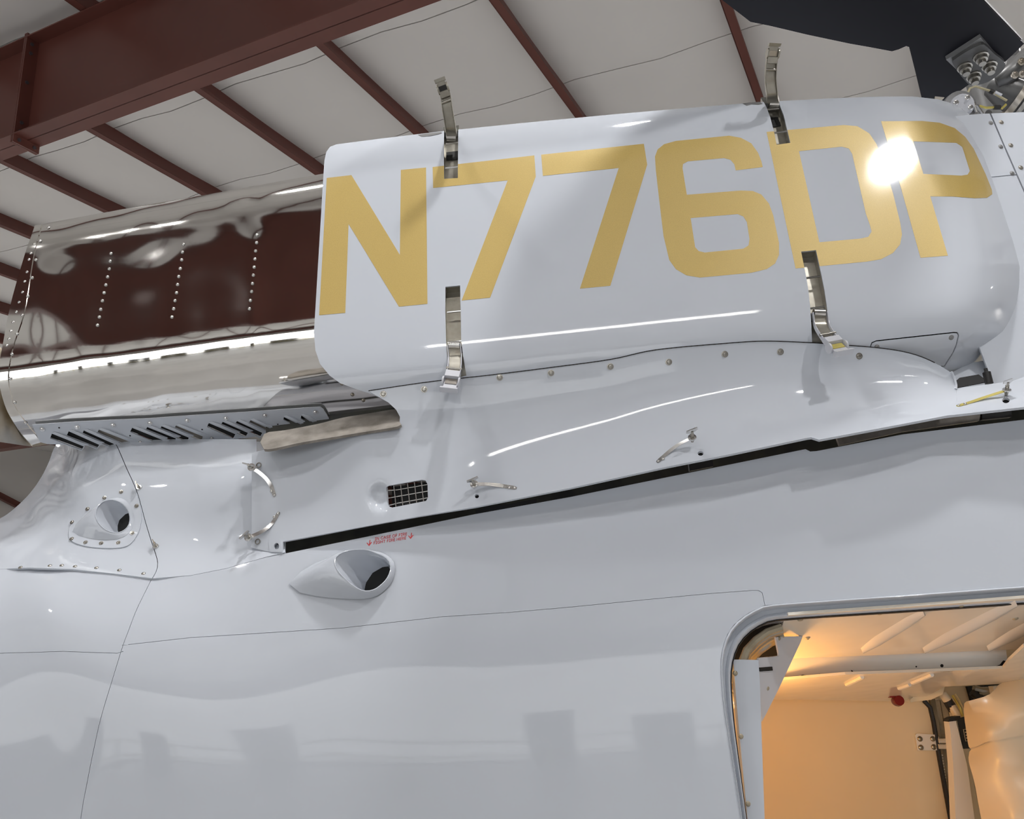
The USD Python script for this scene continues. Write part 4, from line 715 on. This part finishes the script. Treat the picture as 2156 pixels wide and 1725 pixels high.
# ------------------------------------------------------------------ spring straps with wing nuts
def strap(S, nut, riv, bow, m, w=.0085, wing=True, lab=None):
    t = thing('fastener_strap', parent=heli); a, b = np.array(riv, float), np.array(nut, float); s = np.linspace(0, 1, 12)
    dv = b - a; nn = np.array([-dv[1], dv[0]]); q = a + s[:, None] * dv + np.outer(np.sin(s * np.pi) * bow[0], nn)
    off = .0012 + bow[1] * np.maximum(0, s - .22)**1.3; p = S.P(q[:, 0], q[:, 1], off); n = S.n(q[:, 0], q[:, 1]); tg = frame_along(p); x = np.cross(n, tg)
    ext = np.vstack([p[0] - tg[0] * w * .5, p]); X = np.vstack([x[0] * .55, x]); N = np.vstack([n[0], n])
    rings = [np.array([e + xx * w / 2, e - xx * w / 2, e - xx * w / 2 - k * .0009, e + xx * w / 2 - k * .0009]) for e, xx, k in zip(ext, X, N)]
    put(t, 'strip', fix(loft(rings, True, True, True)), m, 40)
    for f in (.0, .14):
        c = a + f * dv; o = .002; put(t, 'rivet', orient(_RIVET.copy().apply_scale(.0036), S.P(np.array(c[0]), np.array(c[1]), o), S.n(np.array(c[0]), np.array(c[1]))), 'bright', 40)
    e, k = p[-1], n[-1]
    put(t, 'eyelet', orient(lathe([(.0035, .0025), (.0085, .002), (.009, 0), (.0085, -.0015), (.0035, -.0015), (.0035, .0025)], 18), e, k), 'bright', 40)
    put(t, 'stud', orient(lathe([(0, .018), (.0032, .018), (.0032, .012), (.0045, .010), (.0032, .008), (.0045, .006), (.0032, .004), (.0045, -.004), (.003, -.012), (0, -.012)], 10), e, k), 'dull', 40)
    if wing:
        wv = tg[-1] + .3 * x[-1]; wv -= (wv @ k) * k; wv /= np.linalg.norm(wv); wd = np.cross(k, wv)
        put(t, 'wing_head', hull([e + k * z + wv * y + wd * d for y, z in ((-.012, .024), (-.013, .018), (-.004, .014), (.004, .014), (.013, .018), (.012, .024), (.004, .021), (-.004, .021)) for d in (-.0011, .0011)]), 'bright', False)
    return t
strap(FAIR, (536, 989), (578, 1043), (.12, .022), 'bright'); strap(FAIR, (530, 1136), (586, 1082), (-.10, .022), 'bright')
strap(FAIR, (1001, 1027), (1084, 1028), (.05, .020), 'bright'); strap(FAIR, (1458, 938), (1386, 972), (-.10, .030), 'bright'); strap(BAND, (2118, 833), (2018, 855), (-.02, .016), 'yellow')
for q in [(545, 980), (543, 1141)]: put(fa, 'stud_ring', orient(trimesh.creation.torus(.0055, .0012, major_sections=18, minor_sections=6), FAIR.P(np.array(q[0] * 1.), np.array(q[1] * 1.), .0015), FAIR.n(np.array(q[0] * 1.), np.array(q[1] * 1.))), 'dull', 40)
for q in [(293, 1027), (328, 1151)]:
    t = thing('wing_fastener', parent=heli); q = np.array(q, float); e, k = TAIL.P(q[0], q[1]), TAIL.n(q[0], q[1])
    put(t, 'washer', orient(lathe([(0, .003), (.006, .003), (.007, 0), (0, 0)], 14), e, k), 'bright', 40)
    put(t, 'stud', orient(lathe([(0, .014), (.0028, .014), (.0034, .002), (0, .002)], 10), e, k), 'dull', 40)
    put(t, 'wing_head', orient(trimesh.creation.box((.017, .002, .007)), e + k * .014, k, RT * .5 - UP), 'bronze', False)
put(fa, 'corner_tab', patch(FAIR, Polygon([(566, 1141), (592, 1138), (594, 1163), (570, 1163)]).difference(Polygon(ellipse(583, 1151, 5.5, 7, 12))), 6, .003, off=.0015), 'white')

# ------------------------------------------------------------------ transmission cover to the right
TRN = Surf(lambda x, y: .115 + .00012 * (x - 2100) - .16 * 0 + .00022 * (520 - y))
tc = thing('transmission_cover', parent=heli)
tp = Polygon([(2000, 246), (2060, 240), (2156, 236), (2470, 222), (3100, 190), (3100, 700), (2470, 800), (2100, 830), (2050, 700), (2020, 400)])
tl = unary_union([LineString([(2084, 236), (2110, 297), (2156, 402), (2290, 705), (2330, 830)]).buffer(1.5), LineString([(2040, 376), (2088, 373), (2141, 368)]).buffer(.9)])
for g in tp.difference(tl).geoms: put(tc, 'cover_panel', patch(TRN, g, 18, .004), 'white')
put(tc, 'panel_backing', patch(TRN, tl.buffer(6), 12, .002, off=-.005), 'rubber')
for i, q in enumerate([(2086, 259), (2107, 309), (2131, 365), (2108, 257.5), (2128, 306), (2149, 353)]): dot(tc, 'cover_screw', TRN, *q, .0065, 'hubplate' if i < 3 else 'dull', _WASH)
tt0 = np.array([(2000, 246), (2060, 240), (2156, 236), (2470, 222), (3100, 190)], float); r0 = TRN.raw(tt0[:, 0], tt0[:, 1]); put(tc, 'cover_top', loft([r0, r0 + [0, .3, .01], r0 + [0, .8, -.05]], False), 'white', 50)

# ------------------------------------------------------------------ rotor blade and hub
rt = thing('main_rotor', parent=heli)
BL = Plane([.9, .3, 3.22], [.10, .12, 1.0])
bl = [(1505, -12), (1580, 46), (1620, 54), (1700, 73), (1790, 92), (1830, 99), (1878, 108), (1892, 104), (1908, 97), (1914, 99), (1919, 118), (1929, 158), (1941, 208), (1950, 230), (1985, 222), (2010, 200), (2040, 178), (2070, 130), (2112, 134), (2140, 108), (2156, 92), (2150, 86), (2068, 0), (1990, -80), (1700, -330), (1150, -420), (1200, -180)]
put(rt, 'blade', patch(BL, bl, 40, .035, back=np.array([0, 0, .02])), 'blade', 40)
le = [(1990, -80), (2068, 0), (2152, 88)]; put(rt, 'blade_edge_strip', tube(np.array([BL.raw(np.array(x * 1. + 1), np.array(y * 1.)) for x, y in le]) + [0, 0, .01], .0016, 8), 'bright', 40)
G = Plane(BL.raw(np.array(2050.), np.array(130.)) - np.array([0, 0, .012]), [.10, .12, 1.0])
put(rt, 'grip_plate', patch(G, [(1992, 126), (2065, 79), (2092, 112), (2117, 136), (2080, 172), (2050, 181)], 14, .008, back=np.array([0, 0, .012])), 'hubplate')
G2 = Plane(BL.raw(np.array(2050.), np.array(130.)) - np.array([0, 0, .022]), [.10, .12, 1.0])
put(rt, 'grip_pad', patch(G2, spline([(2006, 134), (2012, 124), (2040, 106), (2066, 94), (2076, 97), (2092, 112), (2117, 138), (2085, 170), (2048, 180), (2030, 168)], 5, True), 10, .008, back=np.array([0, 0, .01])), 'hubgrey')
for q in [(2065, 119), (2031, 141), (2083, 138), (2050, 160)]:
    c = G2.raw(np.array(q[0] * 1.), np.array(q[1] * 1.)); put(rt, 'grip_bolt', orient(lathe([(0, .028), (.010, .028), (.011, .016), (.016, .015), (.017, .004), (.021, .003), (.021, -.002), (0, -.002)], 12), c, [-.1, -.12, -1]), 'dull', 30)
pl = lambda x, y, Y: at(np.array(x * 1.), np.array(y * 1.), Y)
put(rt, 'pitch_arm', tube([pl(2098, 172, .42), pl(2112, 165, .41), pl(2135, 148, .4), pl(2165, 118, .42)], [.02, .026, .028, .028], 14), 'hubgrey', 40)
put(rt, 'pitch_horn', hull([pl(2120, 125, .4), pl(2128, 118, .4), pl(2160, 112, .42), pl(2160, 140, .42), pl(2118, 148, .4), pl(2120, 125, .45), pl(2160, 112, .47), pl(2160, 140, .47)]), 'hubplate', 30)
put(rt, 'blade_grip', tube([pl(2085, 180, .46), pl(2110, 190, .45), pl(2140, 205, .45), pl(2200, 235, .46)], [.03, .045, .050, .05], 20), 'hubgrey', 40)
put(rt, 'grip_collar', tube([pl(2134, 206, .45), pl(2146, 212, .45)], [.056, .056], 20), 'bronze', 40)
put(rt, 'grip_collar', tube([pl(2150, 214, .45), pl(2158, 218, .45)], [.054, .054], 20), 'dull', 40)
for q in [(2136, 158), (2152, 156), (2150, 130)][:3]: put(rt, 'horn_bolt', orient(lathe([(0, .010), (.006, .010), (.007, .004), (.011, .003), (.011, 0), (0, 0)], 10), pl(*q, .37), [0, -1, -.5]), 'bronze', 30)
put(rt, 'drilled_plate', patch(plane3((2100, 240, .5), (2160, 240, .5), (2130, 210, .5)), Polygon([(2112, 242), (2118, 214), (2135, 216), (2170, 222), (2170, 242)]).difference(unary_union([Polygon(ellipse(2126, 227, 2.2, 3, 10)), Polygon(ellipse(2136, 232, 2.2, 3, 10)), Polygon(ellipse(2151, 233, 2.6, 3, 10))])), 5, .006), 'white2')
for w, m in ((((2037, 197), (2042, 186), (2054, 182), (2070, 187), (2086, 192), (2104, 203), (2120, 212)), 'wire'), (((2062, 223), (2076, 227), (2095, 226), (2110, 228), (2118, 220)), 'yellow')):
    q = np.array(w, float); put(rt, 'wire', tube(at(q[:, 0], q[:, 1], np.full(len(q), .33)), .0035, 6), m, 40)
for a, b in (((2084, 191), (2092, 195)), ((2092, 226), (2106, 226))): put(rt, 'wire_sleeve', tube([pl(*a, .33), pl(*b, .33)], .0065, 8), 'rubber', 40)
put(rt, 'wire_sleeve', tube([pl(2094, 195, .33), pl(2108, 202, .33)], .006, 8), 'white2', 40)
put(rt, 'hub_stop', orient(lathe([(0, .02), (.016, .02), (.018, .01), (.014, 0), (.02, -.01), (.02, -.04), (0, -.04)], 14), pl(1973, 198, .5), [0, -.6, -.8]), 'bronze', 40)
ac = thing('actuator_cover', parent=heli)
cc = pl(2026, 222, .30); nz = np.array([-.1, -.93, -.35])
put(ac, 'cover_body', orient(lathe([(0, .012), (.024, .011), (.031, .004), (.032, -.06), (.0, -.06)], 24), cc, nz, [1, 0, 0]), 'white2', 40)
put(ac, 'cover_flange', orient(lathe([(.03, -.012), (.044, -.014), (.044, -.03), (.03, -.03), (.03, -.012)], 24), cc, nz), 'hubplate', 40)
for a, r in ((60, .02), (-30, .02), (160, .022), (240, .02)): 
    o = orient(lathe([(0, .009), (.004, .009), (.005, .004), (.0075, .003), (.0075, 0), (0, 0)], 8), [0, 0, 0], [0, 0, 1.]); o.apply_translation([r * math.cos(R_(a)), r * math.sin(R_(a)), .009]); put(ac, 'cover_bolt', orient(o, cc, nz, [1, 0, 0]), 'bright', 30)
for a, b in (((2049, 216), (2056, 236)), ((2056, 222), (2068, 240))): put(ac, 'link_rod', tube([pl(*a, .30), pl(*b, .31)], .005, 8), 'bright', 40)
put(heli, 'rotor_mast', tube([[1.75, .75, 2.7], [1.75, .75, 3.45]], .09, 20), 'hubgrey', 40)
put(heli, 'mast_base', tube([[1.75, .75, 2.5], [1.75, .75, 2.9]], [.3, .2], 24), 'white', 40)

# ------------------------------------------------------------------ lamps of the hangar, inferred and added
for pos, i in HIGH_BAYS: high_bay(pos, 'unseen round high bay lamp placed under the roof', i)
t = thing('strip_lamp', 'long fluorescent strip lamp hanging behind the viewer', 'lamp', STRIP[0])
put(t, 'housing', slab(np.array(STRIP[0]) + [0, 0, .06], [STRIP[1] / 2, 0, 0], [0, .10, 0], [0, 0, .03]), 'hubplate', False)
for dy in (-.05, .05): put(t, 'tube', tube([np.array(STRIP[0]) + [-STRIP[1] / 2 + .03, dy, 0], np.array(STRIP[0]) + [STRIP[1] / 2 - .03, dy, 0]], .018, 8), 'tube', 40)
for dx in (-.9, .9): put(t, 'hanger', tube([np.array(STRIP[0]) + [dx, 0, .09], np.array(STRIP[0]) + [dx, 0, .55]], .006, 6), 'hubplate', 40)

# unseen cabinets and rail added at the back for reflections in paint and steel
for i, (q, w, h, c) in enumerate([(-9.5, 1.2, 1.5, 'hubgrey'), (-6.6, .7, 1.1, 'rubber'), (-4.6, .9, 1.9, 'hubgrey'), (-1.2, .6, 1.7, 'rubber'), (1.2, 1.0, 1.3, 'hubgrey'), (4.2, .8, 2.0, 'rubber'), (7.0, 1.4, 1.5, 'hubgrey')]):
    o = np.array([*fl(q, PP0 + 1.6), 0.]); t = thing('added_cabinet', 'unseen dark cabinet added by the back wall for its reflection', 'cabinet', o, group='added cabinets by the back wall')
    put(t, 'plinth', slab(o + [0, 0, .05], Qh * w / 2 * .95, Pd * .28, [0, 0, .05]), 'rubber', False); put(t, 'body', slab(o + [0, 0, .1 + (h - .1) / 2], Qh * w / 2, Pd * .3, [0, 0, (h - .1) / 2]), c, False)
    put(t, 'cornice', slab(o + [0, 0, h + .02], Qh * (w / 2 + .03), Pd * .33, [0, 0, .02]), 'brown', False)
bo = np.array([*fl(-.5, PP0 + 3.4), 0.]); t = thing('added_rail', 'unseen yellow rail added in front of the cabinets for its reflection', 'barrier', bo)
for z in (.5, .95): put(t, 'rail', tube([bo - Qh * 10 + [0, 0, z], bo + Qh * 10 + [0, 0, z]], .03, 8), 'yellow', 40)
for k in range(-10, 11, 2): put(t, 'post', tube([bo + Qh * k, bo + Qh * k + [0, 0, 1.0]], .035, 8), 'yellow', 40)
